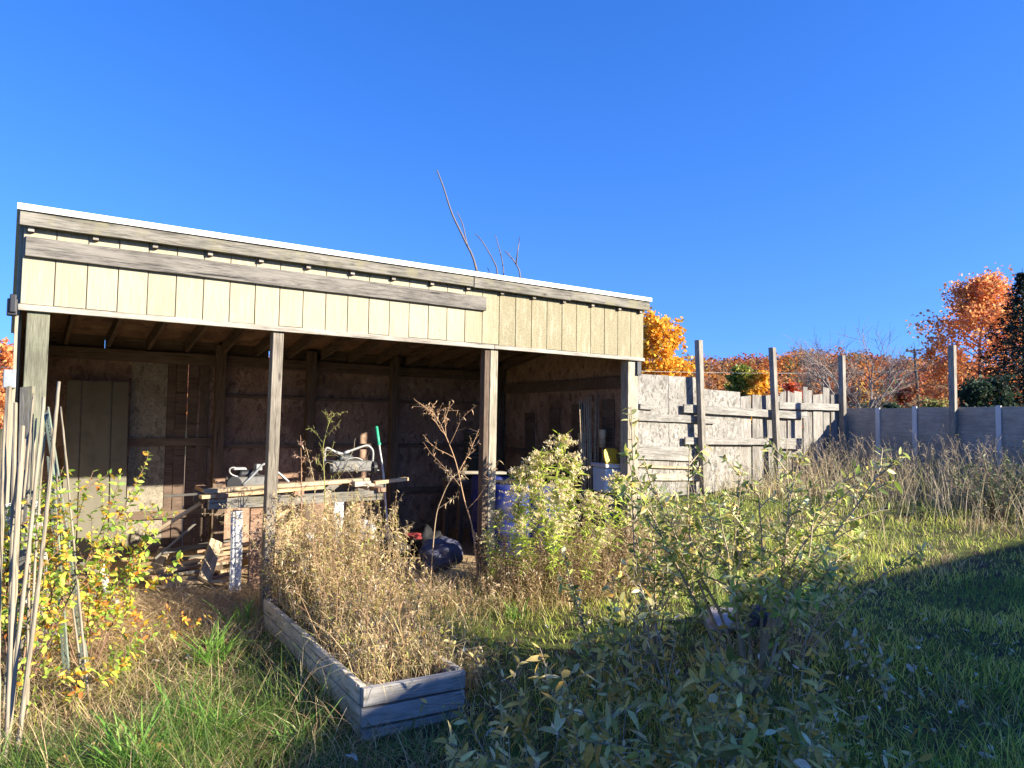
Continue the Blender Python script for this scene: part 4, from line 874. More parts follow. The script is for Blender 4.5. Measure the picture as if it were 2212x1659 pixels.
def tree(name, base, H, crown_z, rad, cols, label, group=None, nl=5000, ls=.18, shape='round', trunk_r=.16, bare=0.15, cat='tree', nb=26, stemc=(.12, .09, .07), seed=1, gap=.35, lean=(0, 0)):
    """tapered trunk, limbs out to the crown and leaf clumps gathered round the limb ends"""
    global rng
    rng0 = rng; rng = np.random.default_rng(seed)
    o = empty(name, base); tag(o, label, cat, group); st = Stems(5); lv = []
    tp = grow((0, 0, -.1), (lean[0], lean[1], 1), H*.93, 9, .04, up=.05); st.add(tp, np.linspace(trunk_r, trunk_r*.12, 9), stemc)
    ends = []
    for k in range(nb):
        t = crown_z/H + (1 - crown_z/H)*(k + rng.random())/nb; t = min(t, .97); p, _ = sample_line(tp, np.array([t*.98])); p = p[0]
        f = (t - crown_z/H)/(1 - crown_z/H)
        if shape == 'cone': R = rad*(1 - f)**.75 + .15
        elif shape == 'ovate': R = rad*(math.sin(PI*min(1, f*.82 + .22))**.8)*1.0 + .15
        else: R = rad*math.sqrt(max(.05, 1 - (1.7*f - .75)**2)) 
        a = k*2.4 + rng.normal(0, .4); el = .25 + .7*f if shape != 'cone' else -.12 + .4*f
        L = R*rng.uniform(.75, 1.12); b_ = grow(p, (math.cos(a)*math.cos(el), math.sin(a)*math.cos(el), math.sin(el)), L, 7, .10, up=.03); st.add(b_, np.linspace(trunk_r*.30*(1-f*.6), .008, 7), stemc)
        for j in range(6):
            tt = rng.uniform(.3, 1); q, T = sample_line(b_, np.array([tt])); d = unit(T[0] + rng.normal(0, .7, 3) + np.array([0, 0, .15])); b2 = grow(q[0], d, L*rng.uniform(.2, .45), 5, .15); st.add(b2, np.linspace(.02 if H > 6 else .012, .005, 5), stemc); ends.append(b2)
        ends.append(b_[3:])
    st.build('trunk', M['stem'], o)
    if nl:
        E = np.concatenate(ends); k = rng.choice(len(E), nl); P = E[k] + rng.normal(0, 1, (nl, 3))*np.array([1, 1, .7])*rad*.10
        if gap: 
            key = np.sin(P @ np.array([1.9, 1.1, .7])*2.1/rad*3) + np.sin(P @ np.array([-.8, 1.7, 1.6])*2.0/rad*3) + .6*np.sin(P @ np.array([1.1, -.6, 2.3])*3.1/rad*3)
            keep = key > np.quantile(key, gap); P = P[keep]; 
        n = len(P); C = pal(*cols)(n); Nn = unit(rng.normal(0, 1, (n, 3)) + np.array([0, 0, .6]))
        quads('crown', P, ls*rng.uniform(.6, 1.3, n), Nn, C, M['leaf'], o)
    rng = rng0; return o
def at(px, Y, z=0.0): p = on_y(px, 900, Y); return (p[0], Y, z)
ORANGE = ([(.60, .27, .09), (.55, .21, .07), (.64, .34, .12), (.42, .15, .06)], [4, 3, 2, 1])
YELLOW = ([(.62, .33, .03), (.68, .40, .05), (.52, .24, .03), (.40, .30, .05)], [4, 3, 2, 1])
tree('maple_tree', at(2116, 55), 14.2, 3.0, 4.3, ORANGE, 'tall orange red maple beyond the dark fence, beside the spruce', nl=23000, ls=.125, shape='ovate', trunk_r=.22, nb=60, seed=4, gap=.28, stemc=(.22, .17, .14))
tree('maple_tree', at(1425, 60), 10.6, 3.2, 2.9, YELLOW, 'golden yellow tree rising behind the chipboard fence next to the shed', nl=9000, ls=.17, trunk_r=.22, nb=34, seed=7, gap=.2)
tree('maple_tree', at(1606, 92), 9.6, 2.6, 2.6, ([(.13, .17, .03), (.22, .22, .03), (.35, .27, .04)], [4, 2, 1]), 'green leaved tree before the orange hill, the greenest there', nl=4500, ls=.2, nb=26, seed=9, gap=.15)
tree('maple_tree', at(1648, 90), 8.6, 2.2, 2.2, YELLOW, 'small yellow orange tree touching the green one before the hill', nl=3500, ls=.2, nb=24, seed=12, gap=.15)
tree('maple_tree', at(1722, 105), 8.0, 1.5, 2.4, ([(.45, .07, .03), (.52, .13, .03)], None), 'small red tree at the foot of the hill, left of the bare tree', nl=3000, ls=.22, nb=22, seed=14, gap=.2)
tree('maple_tree', at(1842, 58), 4.9, 1.0, 1.6, ([(.60, .17, .04), (.5, .12, .04)], None), 'little bright orange tree showing through the bare tree', nl=1600, ls=.13, nb=20, seed=15, gap=.3)
tree('maple_tree', at(1960, 110), 8.0, 1.5, 3.2, ([(.34, .10, .035), (.28, .10, .05)], None), 'rusty tree low behind the utility pole', nl=3000, ls=.24, nb=22, seed=16, gap=.2)
tree('maple_tree', at(-12, 44), 6.0, 1.0, 2.2, ORANGE, 'orange tree glimpsed past the near end of the shed', nl=3200, ls=.13, nb=24, seed=18, gap=.3)
tree('shrub', at(2030, 44), 3.2, .2, 1.5, ([(.20, .20, .06), (.28, .26, .09), (.14, .16, .05)], None), 'pale olive shrub just beyond the dark fence', nl=2600, ls=.10, trunk_r=.06, nb=24, seed=20, cat='shrub', gap=.15)
tree('shrub', at(1930, 47), 3.6, .1, 1.7, ([(.035, .06, .03), (.05, .085, .04)], None), 'dark green bush beyond the fence below the utility pole', nl=3600, ls=.11, trunk_r=.07, nb=28, seed=22, shape='cone', cat='shrub', gap=.1)
tree('shrub', at(2120, 39), 4.2, .1, 2.0, ([(.025, .04, .022), (.035, .06, .03)], None), 'low blackish green bush at the foot of the spruce', nl=5200, ls=.10, trunk_r=.08, nb=34, seed=24, cat='shrub', gap=.05)
tree('shrub', at(1985, 60), 3.2, .1, 2.6, ([(.30, .2, .10), (.24, .18, .10), (.2, .18, .08)], None), 'brown brushy thicket around the foot of the pole', nl=2500, ls=.13, trunk_r=.05, nb=24, seed=25, cat='shrub', gap=.2)
tree('shrub', at(1760, 62), 3.0, .1, 2.8, ([(.30, .2, .10), (.24, .18, .10), (.26, .2, .09)], None), 'brown brushy thicket behind the picket fence', nl=2500, ls=.13, trunk_r=.05, nb=24, seed=26, cat='shrub', gap=.2)
tree('shrub', at(1880, 55), 2.9, .1, 2.4, ([(.26, .2, .10), (.22, .2, .09)], None), 'low tan brush below the bare tree', nl=2200, ls=.12, trunk_r=.05, nb=22, seed=27, cat='shrub', gap=.2)
# spruce: whorls of drooping branches carrying needle sprays
def spruce(base, H, R, label, seed):
    r_ = np.random.default_rng(seed); o = empty('spruce_tree', base); tag(o, label, 'tree'); st = Stems(5); tp = np.array([(0, 0, z) for z in np.linspace(-.1, H, 8)]); st.add(tp, np.linspace(.2, .015, 8), (.09, .07, .055)); P = []; Nn = []; S = []
    for z in np.arange(.4, H - .15, .26):
        rr = R*(1 - z/H)**.9 + .12; nbr = int(9 + 5*(1 - z/H))
        for k in range(nbr):
            a = 2*PI*k/nbr + r_.uniform(0, .7); L = rr*r_.uniform(.72, 1.15); t = np.linspace(0, 1, 7); d = np.array([math.cos(a), math.sin(a), 0])
            b_ = np.array([0, 0, z]) + d*(L*t)[:, None] + np.array([0, 0, 1])*(-.28*L*t + .22*L*t**2)[:, None]; st.add(b_, np.linspace(.03, .006, 7), (.09, .07, .055))
            m = int(22 + 48*L/R); tt = r_.uniform(.12, 1, m)**.8; q, T = sample_line(b_, tt); sd_ = np.cross(d, (0, 0, 1)); P.append(q + sd_*(r_.normal(0, .16, m)*L*(1.15 - tt))[:, None] + np.array([0, 0, 1])*(r_.uniform(-.22, .05, m))[:, None]); S.append(r_.uniform(.06, .15, m)); Nn.append(unit(r_.normal(0, .7, (m, 3)) + np.array([0, 0, 1])))
    P = np.concatenate(P); n = len(P); st.build('trunk', M['stem'], o)
    quads('crown', P, np.concatenate(S), np.concatenate(Nn), pal([(.018, .032, .022), (.03, .05, .032), (.04, .062, .045)])(n), M['needle'], o, asp=.32)
spruce(at(2216, 40), 10.6, 4.3, 'dark spruce tree at the right, cut by the edge of the view', 31)
# bare grey tree
def bare_tree(base, H, label, seed, nfork=4, spread=.5):
    r_ = np.random.default_rng(seed); o = empty('bare_tree', base); tag(o, label, 'tree'); st = Stems(5); tw = Stems(3); g = (.20, .165, .145)
    def rec(p, d, L, r, lv):
        k = 7; pts = [p]; dd = d
        for i in range(k-1): dd = unit(dd + r_.normal(0, .10, 3) + np.array([0, 0, .02])); pts.append(pts[-1] + dd*L/(k-1))
        pts = np.array(pts); (st if lv < 2 else tw).add(pts, np.linspace(r, r*.6, k), g)
        if lv >= 4: return
        for j in range([4, 4, 5, 4][lv]):
            t = r_.uniform(.35, 1); q, T = sample_line(pts, np.array([t])); rec(q[0], unit(T[0] + r_.normal(0, .55, 3)*np.array([1, 1, .6]) + np.array([0, 0, .12])), L*r_.uniform(.5, .78), r*.56, lv+1)
    for k in range(nfork):
        a = 2*PI*k/nfork + .5; rec(np.array([.12*math.cos(a), .12*math.sin(a), 0]), unit(np.array([math.cos(a)*spread, math.sin(a)*spread, 1])), H*.42, .095, 0)
    st.build('trunk', M['stem'], o); tw.build('twigs', M['stem'], o)
bare_tree(at(1850, 40), 8.2, 'leafless grey tree spreading its twigs beyond the fence corner', 41, 4, .42)
# bare shoots standing up behind the shed roof
def shoots():
    Y = 13.2; b0 = np.array([-.35, Y, 0]); o = empty('bare_tree', b0); tag(o, 'leafless sapling whose bare shoots poke above the shed roof', 'tree'); st = Stems(6)
    lines = [([(1060, 790), (1030, 587), (1004, 520), (977, 463), (958, 405), (944, 368)], .03), ([(1056, 720), (1032, 587), (1010, 530), (1000, 487), (987, 458)], .022), ([(1080, 700), (1074, 590), (1067, 566), (1056, 545), (1041, 521), (1027, 505)], .02), ([(1090, 700), (1088, 595), (1083, 555), (1076, 530), (1070, 508)], .018),
             ([(1122, 700), (1124, 600), (1114, 570), (1103, 555), (1090, 542)], .022), ([(1115, 571), (1118, 545), (1121, 525), (1122, 512)], .014), ([(1062, 640), (1058, 592), (1052, 577)], .013), ([(1098, 552), (1101, 545), (1102, 541)], .007), ([(977, 463), (974, 460)], .014)]
    for L, r in lines:
        P_ = np.array([on_y(x, y, Y + .2*math.sin(x)) for x, y in L]) - b0
        if len(P_) > 2 and L[0][1] > 690: P_ = np.vstack([[0, 0, -.1], (P_[0]*.5)*[1, 1, 1] + [0, 0, .1], P_])
        P_ = smooth_line(P_, 4) if len(P_) > 2 else P_; st.add(P_, np.linspace(r, r*.35, len(P_)), (.16, .13, .12))
    st.build('trunk', M['stem'], o)
shoots()
# utility pole and cables
pb = at(1990, 72); o = empty('utility_pole', (pb[0], pb[1], 0)); tag(o, 'thin wooden utility pole with one crossarm before the far hill', 'utility pole')
pt = on_y(1975, 753, 72) - np.array([pb[0], pb[1], 0]); MB().tube([(0, 0, -.2), pt*.5, pt], [.16, .14, .11], 10).build('pole', M['bark'], o, smooth=True)
MB().bar(pt + np.array([-.75, .1, -.28]), pt + np.array([.75, -.05, -.12]), .12, .12).build('crossarm', M['bark'], o)
for k in (-.6, 0.0, .6): MB().tube([pt + np.array([k, 0, -.2]), pt + np.array([k, 0, .06])], .035, 6).build('insulator', M['grey_metal'], o)
def cable(a, b, Y0, Y1, sag, r, lab):
    p, q = on_y(*a, Y0), on_y(*b, Y1); t = np.linspace(0, 1, 30)[:, None]; P_ = p*(1-t) + q*t - np.array([0, 0, sag])*4*t*(1-t); P_ = P_ - p
    o = MB().tube(P_, r, 5).build('power_cable', M['grey_metal'], smooth=True); o.location = p; tag(o, lab, 'cable', 'cables from the utility pole')
cable((1340, 800), (1984, 800), 55, 72, .25, .010, 'long low cable running level before the hill to the pole')
cable((1981, 757), (2300, 760), 72, 72, .8, .012, 'upper cable leaving the crossarm behind the orange maple')
cable((-30, 792), (60, 796), 20, 20, .0, .006, 'thin cable passing behind the near end of the shed')
# ------------------------------------------------------------------ vegetation
def ab_of(P): Q = P[:, :2] - SHED_L; return Q @ SHED_D, -(Q @ SHED_N)
def in_bed(P, m=0.0):
    Q = P[:, :2] - BA; s = Q @ BU; t = Q @ BV; return (s > -m - .02) & (s < BLEN + m) & (t > -m) & (t < BW + m)
def scatter(n, y0, y1, pw, wide=.78, add=.9, x0=None, x1=None):
    u = rng.random(n); y = (y0**(1-pw) + u*(y1**(1-pw) - y0**(1-pw)))**(1/(1-pw)); hw = wide*y + add
    x = rng.uniform(-1, 1, n)*hw if x0 is None else rng.uniform(x0, x1, n)
    return np.stack([x, y, ground_h(x, y)], -1)
def fbm(P, s, seed=0):
    r_ = np.random.default_rng(seed); v = 0
    for o_ in range(4):
        k = r_.normal(0, 1, (3, 2))*s*(1.9**o_); ph = r_.uniform(0, 6, 3); v = v + sum(np.sin(P[:, :2] @ k[i] + ph[i]) for i in range(3))*.6**o_
    return v/3.2
GREEN = [(.055, .105, .018), (.08, .14, .025), (.115, .17, .033), (.16, .18, .05)]
LAWN = [(.40, .43, .065), (.48, .49, .09), (.30, .36, .05), (.54, .50, .15), (.55, .46, .2)]
STRAW = [(.40, .29, .15), (.30, .21, .11), (.48, .37, .21), (.22, .15, .08)]
def split_zone(P):
    a, b = ab_of(P); inside = (b > -.25) & (a > -.3) & (a < 6.4); return inside
def grass():
    # short lawn on the right and far
    P = scatter(150000, 2.2, 17.5, 1.25); a, b = ab_of(P); lawn = sstep(-.4, .9, P[:, 0] - .05*P[:, 1]); v = fbm(P, .9, 3)
    keep = (~split_zone(P)) & (~in_bed(P, .03)) & (rng.random(len(P)) < .25 + .75*lawn) & (v + rng.normal(0, .25, len(P)) > -.85)
    bare = np.exp(-(((P[:, 0]-2.35)/.75)**2 + ((P[:, 1]-3.95)/.42)**2)) + .8*np.exp(-(((P[:, 0]-2.1)/.5)**2 + ((P[:, 1]-4.85)/.35)**2)); keep &= rng.random(len(P)) > .93*bare
    P = P[keep]; n = len(P); far = P[:, 1]
    L = rng.uniform(.04, .14, n)*(1 + .9*fbm(P, 2.2, 5).clip(-.6, 1)); W = rng.uniform(.0022, .0045, n)*(1 + .09*far)
    C = pal(LAWN, [3, 3, 3, 2, 1])(n); pt = fbm(P, 1.2, 21) + rng.normal(0, .25, n); C[pt > .55] = pal(STRAW)(int((pt > .55).sum())); g2 = pt < -.45; C[g2] = pal([(.12, .2, .035), (.16, .23, .05)])(int(g2.sum())); dk = rng.random(n) < .35*(far < 6); C[dk] = pal(GREEN)(int(dk.sum()))
    tag(blades('lawn_grass', P, L, W, np.abs(rng.normal(.25, .25, n)), rng.uniform(.2, 1.4, n), C, M['grass']), 'short yellow green grass covering the open yard', 'grass', kind='stuff')
    # long rank grass, near
    P = scatter(95000, 1.9, 7.2, 1.5); v = fbm(P, 1.1, 8); left = 1 - sstep(-.9, .4, P[:, 0]); near = 1 - sstep(2.6, 3.6, P[:, 1])
    keep = (~split_zone(P)) & (~in_bed(P, .02)) & (rng.random(len(P)) < np.clip(.15 + .85*left + .6*near, 0, 1)) & (v + rng.normal(0, .3, len(P)) > -.5)
    keep &= rng.random(len(P)) > .95*(np.exp(-(((P[:, 0]-2.35)/.75)**2 + ((P[:, 1]-3.95)/.42)**2)) + .8*np.exp(-(((P[:, 0]-2.1)/.5)**2 + ((P[:, 1]-4.85)/.35)**2)))
    P = P[keep]; n = len(P); L = rng.uniform(.08, .26, n)*(1 + .8*fbm(P, 1.6, 9).clip(-.6, 1)); W = rng.uniform(.0016, .0048, n)
    g = rng.random(n); dry = fbm(P, .8, 12) + .9*(1 - sstep(-2.3, -1.3, P[:, 0]))*sstep(3.0, 4.2, P[:, 1]) + rng.normal(0, .35, n) > .8
    C = pal(GREEN, [3, 3, 2, 1])(n); C[dry] = pal(STRAW)(int(dry.sum()))
    tag(blades('rank_grass', P, L, W, np.abs(rng.normal(.6, .35, n)), rng.uniform(.3, 1.7, n), C, M['grass']), 'long rank grass, green and straw mixed, round the planter', 'grass', kind='stuff')
    # matted dead grass by the shed mouth and the left edge
    P = scatter(110000, 3.0, 9.5, 1.2); a, b = ab_of(P); w_ = np.exp(-((b + .15)/.6)**2)*(a > -1.2)*(a < 7) + .5*np.exp(-(((P[:, 0]+2.5)/.7)**2 + ((P[:, 1]-4.6)/.9)**2)) + .16*np.exp(-(((P[:, 0]+1.9)/.6)**2 + ((P[:, 1]-4.4)/.8)**2))
    keep = (rng.random(len(P)) < w_) & (~in_bed(P, .02)); P = P[keep]; P = P[ab_of(P)[1] < .55]; n = len(P)
    tag(blades('dead_grass', P + [0, 0, .01], rng.uniform(.10, .30, n), rng.uniform(.0025, .005, n), rng.uniform(.7, 1.45, n), rng.uniform(-.2, .9, n), pal(STRAW, [4, 3, 3, 1])(n), M['dry']), 'matted dead straw coloured grass along the shed mouth', 'dead grass', kind='stuff')
grass()
def tuft(px, py, n, L, W, label, cols=GREEN, seed=0, lean=.45, zz=0.0):
    p = on_z(px, py, zz); o_ = np.array([p[0], p[1], float(ground_h(p[0], p[1]))]); P = np.stack([rng.normal(0, .05, n), rng.normal(0, .05, n), np.zeros(n)], -1)
    o = blades('grass_tuft', P, L*rng.uniform(.5, 1.1, n), W*rng.uniform(.7, 1.2, n), np.abs(rng.normal(lean, .22, n)), rng.uniform(.3, 1.5, n), pal(cols)(n), M['grass']); o.location = o_; tag(o, label, 'grass tuft', 'broad bladed grass tufts')
BRIGHT = [(.12, .23, .035), (.16, .27, .05), (.09, .19, .03)]
tuft(455, 1440, 70, .36, .010, 'broad bladed green tuft in the middle of the rough grass left of the planter', BRIGHT)
tuft(520, 1360, 60, .30, .009, 'broad bladed green tuft close to the far end of the planter', BRIGHT)
tuft(290, 1680, 110, .34, .011, 'large bright green tuft at the lower left corner', BRIGHT)
tuft(390, 1560, 60, .36, .009, 'leaning green tuft between the lower left tuft and the planter', BRIGHT, lean=.7)
tuft(470, 1590, 90, .34, .008, 'long bladed tuft spilling toward the near end of the planter', BRIGHT, lean=.75)
tuft(1420, 1078, 60, .5, .012, 'green tuft at the foot of the chipboard fence', BRIGHT, zz=.25)
tuft(1110, 1330, 50, .25, .008, 'green tuft in the shade right of the planter', BRIGHT)
tuft(865, 1210, 40, .34, .008, 'pale green tuft growing at the shed mouth', [(.25, .3, .1), (.3, .3, .12)])

# dead weeds: upright stems with small curled leaves
def weed_mass(name, bases, hts, cols, scol, label, lpm=46, ll=.04, lw=.32, sr=.0022, plume=.5, lean=.14, mat='dry', pcols=None):
    st = Stems(3); lv = Leaves()
    for p, h in zip(bases, hts):
        d = np.array([rng.normal(0, lean), rng.normal(0, lean), 1]); pts = grow(p, d, h, 6, .07); st.add(pts, np.linspace(sr*1.3, sr*.5, 6), np.array(scol)*rng.uniform(.7, 1.3))
        leaves_on(lv, pts, max(4, int(lpm*h)), .08, ll, lw, cols, .85, droop=.35)
        for j in range(int(rng.integers(1, 5))):
            t = rng.uniform(.45, .95); q, T = sample_line(pts, np.array([t])); b = grow(q[0], unit(T[0] + rng.normal(0, .55, 3)), h*rng.uniform(.12, .3), 4, .15, grav=.05); st.add(b, np.linspace(sr*.7, sr*.35, 4), np.array(scol)*rng.uniform(.7, 1.3))
            leaves_on(lv, b, max(3, int(lpm*h*.22)), .1, ll*.7, lw, pcols if (pcols and rng.random() < plume) else cols, .9, droop=.3)
    o = empty(name, (0, 0, 0)) ; o['kind'] = 'stuff'
    st.build('stems', M['stem'], o)['kind'] = 'stuff'; lv.build('foliage', M[mat], o, fold=.3, curl=.8)['kind'] = 'stuff'; tag(o, label, 'weeds', kind='stuff'); return o
def bed_pts(n, s0=0.05, s1=None, e=1.0):
    s = s0 + ((s1 or BLEN + .6) - s0)*rng.random(n)**e; t = rng.uniform(.05, BW + .05, n); q = BA + s[:, None]*BU + t[:, None]*BV; return np.stack([q[:, 0], q[:, 1], np.full(n, .16)], -1), s
TAN = pal([(.42, .30, .15), (.33, .23, .11), (.50, .38, .21), (.24, .16, .08), (.34, .31, .10)], [3, 3, 3, 1.5, 1.5])
TANG = pal([(.42, .30, .15), (.34, .29, .09), (.27, .27, .07), (.50, .38, .21)], [3, 2, 1.4, 2])
PLUME = pal([(.50, .40, .25), (.42, .33, .19), (.56, .47, .32)])
P, s = bed_pts(420, .06, BLEN + .1, .9); P[:, :2] += np.outer(np.maximum(0, rng.normal(0, .30, len(P))), BV); P[:, 2] = np.where(in_bed(P), .15, 0.0); h = (.24 + .40*sstep(.2, 2.4, s))*rng.uniform(.55, 1.25, len(P))
weed_mass('dead_weeds', P, h, TANG, (.36, .25, .13), 'dead tan weeds filling the planter', 62, .034, plume=.6, pcols=PLUME)
P, s = bed_pts(85, .1, BLEN + .3); h = rng.uniform(.35, .85, len(P))*(.6 + .4*sstep(.2, 1.8, s))
weed_mass('seed_stalks', P, h, pal([(.22, .14, .08), (.30, .20, .11)]), (.24, .15, .08), 'bare brown stalks with seed heads standing above the planter weeds', 10, .03, sr=.0034, plume=1.0, lean=.2, pcols=pal([(.50, .42, .30), (.30, .2, .12)]))
# long dead blades curling among them
def curls():
    P, s_ = bed_pts(2400, .05, BLEN + .1); P[:, :2] += np.outer(np.maximum(0, rng.normal(0, .30, len(P))), BV); P[:, 2] = np.where(in_bed(P), .15, 0.0)
    a = rng.uniform(1.9, 6.2, 5200); b = -np.abs(rng.normal(.25, .45, 5200)); Q = SHED_L + np.outer(a, SHED_D) - np.outer(b, SHED_N); Q = np.column_stack([Q, ground_h(Q[:, 0], Q[:, 1])]); Q = Q[~in_bed(Q)]
    P = np.vstack([P, Q]); n = len(P)
    tag(blades('dead_blades', P, rng.uniform(.14, .46, n), rng.uniform(.0025, .006, n), np.abs(rng.normal(.25, .25, n)), rng.uniform(.4, 2.9, n), pal([(.46, .34, .18), (.54, .43, .25), (.36, .26, .13), (.36, .34, .12)])(n), M['dry']), 'long curling dead grass blades in and beside the planter', 'dead grass', kind='stuff')
curls()
# taller seed-headed weeds at the far end of the planter, before the bench
P, s = bed_pts(150, BLEN - .55, BLEN + .75); P[:, 0] += rng.uniform(-.05, .5, len(P)); h = rng.uniform(.55, .92, len(P))
weed_mass('dead_weeds', P, h, TANG, (.36, .26, .13), 'tall seed-headed tan weeds before the bench', 60, .032, plume=1.0, pcols=PLUME)
# brown weeds right of the planter and below the goldenrod
n = 560; a = rng.uniform(2.6, 6.0, n); b = -rng.uniform(.05, 1.0, n) - .25*(a > 4)*rng.random(n); keep = ~((a < 3.75) & (b > -.55)); a, b = a[keep], b[keep]
P = np.stack([SHED_L[0] + a*SHED_D[0] - b*SHED_N[0], SHED_L[1] + a*SHED_D[1] - b*SHED_N[1]], -1); P = np.column_stack([P, ground_h(P[:, 0], P[:, 1])])
h = (.28 + .30*sstep(3.4, 4.2, a))*rng.uniform(.6, 1.3, len(P))
BROWN = pal([(.32, .22, .12), (.24, .16, .09), (.40, .30, .18), (.27, .22, .09)])
weed_mass('dead_weeds', P, h, BROWN, (.26, .17, .10), 'brown withered weeds right of the planter below the goldenrod', 66, .034, plume=.4, pcols=PLUME)
# weeds along the fences
def fence_weeds():
    n = 950; s = rng.uniform(-.2, 7.4, n); off = rng.gamma(2.2, .75, n) + .15
    q = fpt(-.12)[:2] - (-SHED_N)*0 + np.outer(s, SHED_N) + np.outer(off, -SHED_D); P = np.column_stack([q, ground_h(q[:, 0], q[:, 1])])
    h = np.clip(1.30 - .12*off, .40, 1.3)*rng.uniform(.45, 1.15, n)
    weed_mass('tall_weeds', P, h, pal([(.44, .34, .21), (.52, .42, .28), (.34, .26, .16), (.40, .35, .17)]), (.42, .33, .21), 'tall dry brown weeds along the dark fence', 24, .042, .24, sr=.0042, plume=.7, pcols=pal([(.30, .24, .17), (.36, .30, .22)]), lean=.12)
    n = 520; s = rng.uniform(0, 4.2, n); off = rng.gamma(2.0, .5, n) + .2; q = FC + np.outer(-s, SHED_D) + np.outer(off, SHED_N); P = np.column_stack([q, ground_h(q[:, 0], q[:, 1])]); h = (.28 + .45*sstep(3.0, .5, s))*rng.uniform(.5, 1.2, n)
    weed_mass('tall_weeds', P, h, pal([(.34, .25, .15), (.26, .19, .11), (.40, .32, .2), (.24, .23, .09)]), (.28, .2, .12), 'light brown weeds at the foot of the picket fence', 40, .05, .3, sr=.004, plume=.5, pcols=PLUME, lean=.2)
fence_weeds()
def fence_blades():
    n = 3600; s = rng.uniform(-.2, 7.4, n); off = rng.gamma(2.0, .8, n) + .1; q = fpt(-.12)[:2] + np.outer(s, SHED_N) + np.outer(off, -SHED_D)
    P = np.column_stack([q, ground_h(q[:, 0], q[:, 1])]); s2 = rng.uniform(-.1, 5, 1200); o2 = rng.gamma(2.0, .4, 1200) + .15; q2 = FC + np.outer(-s2, SHED_D) + np.outer(o2, SHED_N); P = np.vstack([P, np.column_stack([q2, ground_h(q2[:, 0], q2[:, 1])])]); n = len(P)
    L = rng.uniform(.25, 1.15, n); L[3600:] *= .5
    tag(blades('tall_grass', P, L, rng.uniform(.005, .010, n), np.abs(rng.normal(.12, .14, n)), rng.uniform(.1, 1.2, n), pal([(.50, .40, .25), (.58, .48, .32), (.40, .34, .18), (.34, .34, .12)])(n), M['dry']), 'wispy pale tan grass standing along both fences', 'dead grass', kind='stuff')
    n = 7000; a = rng.uniform(.15, 3.6, n); b = rng.uniform(-.55, .75, n); q = SHED_L + np.outer(a, SHED_D) - np.outer(b, SHED_N); P = np.column_stack([q, ground_h(q[:, 0], q[:, 1]) + .012]); P = P[~in_bed(P, .03)]; n = len(P)
    tag(blades('straw_litter', P, rng.uniform(.06, .24, n), rng.uniform(.003, .006, n), rng.uniform(1.1, 1.5, n), rng.uniform(-.3, .4, n), pal([(.50, .38, .22), (.58, .46, .28), (.36, .25, .14)])(n), M['dry']), 'loose straw strewn over the dirt at the shed mouth', 'straw', kind='stuff')
fence_blades()
def lone_weed(px_path, y, label, br, cols, scol, r=.006, ll=.035, name='dry_weed', blen=.28, lpb=9):
    P_ = np.array([on_y(a, b, y) for a, b in px_path]); P_[0, 2] = max(float(ground_h(P_[0, 0], P_[0, 1])) - .02, 0 if P_[0, 2] < .3 else P_[0, 2]); base = P_[0].copy(); pts = smooth_line(P_ - base, 4); o = empty(name, base); tag(o, label, 'weed'); st = Stems(5); lv = Leaves()
    st.add(pts, np.linspace(r, r*.3, len(pts)), scol); L = float(np.linalg.norm(pts[-1] - pts[0]))
    for j in range(br):
        t = .28 + .70*(j + rng.random())/br; q, T = sample_line(pts, np.array([t])); sd_ = np.array([math.cos(j*2.4), math.sin(j*2.4), .45]); b = grow(q[0], unit(T[0]*.5 + sd_*.8), blen*L*(1.15 - t)*rng.uniform(.6, 1.2), 6, .12, grav=.02); st.add(b, np.linspace(r*.45, r*.18, 6), scol)
        for i in range(3): q2, T2 = sample_line(b, np.array([rng.uniform(.3, .95)])); b2 = grow(q2[0], unit(T2[0] + rng.normal(0, .5, 3)), L*.06, 4, .15); st.add(b2, np.linspace(r*.28, r*.14, 4), scol); leaves_on(lv, b2, 2, .5, ll*.7, .22, cols, .8, droop=.2)
        leaves_on(lv, b, lpb, .3, ll, .24, cols, .8, droop=.3)
    st.build('stem', M['stem'], o); lv.build('foliage', M['dry'], o, curl=.8); return o
OR_ = pal([(.42, .26, .14), (.34, .22, .12), (.5, .36, .22)])
lone_weed([(1036, 1250), (1022, 1150), (1003, 1080), (985, 1000), (962, 940), (945, 905), (928, 884)], 7.0, 'tall bare orange brown weed with forked twigs before the dark shed bay', 13, OR_, (.40, .25, .14), .008, .04, blen=.42)
lone_weed([(928, 1230), (940, 1130), (955, 1075), (975, 1035), (996, 1022), (1012, 1036)], 6.8, 'bent dry stalk drooping at its top beside the forked weed', 5, PLUME, (.36, .26, .16), .006, .035, blen=.3)
lone_weed([(712, 1190), (703, 1100), (700, 1020), (698, 965), (712, 910), (728, 890)], 6.3, 'slender green stemmed weed standing up before the bench', 10, pal([(.32, .24, .12), (.25, .25, .08)]), (.25, .24, .07), .006, .03, blen=.30)
lone_weed([(652, 1150), (651, 1060), (651, 1000), (649, 940)], 6.35, 'brown seed stalk beside the nearest middle post', 7, pal([(.42, .27, .17), (.5, .35, .25)]), (.34, .2, .12), .006, .03, blen=.14, lpb=12)
lone_weed([(670, 1130), (680, 1060), (672, 1010), (662, 970)], 6.3, 'thin dry weed leaning left behind the green stemmed one', 6, OR_, (.36, .27, .15), .005, .03, blen=.25)

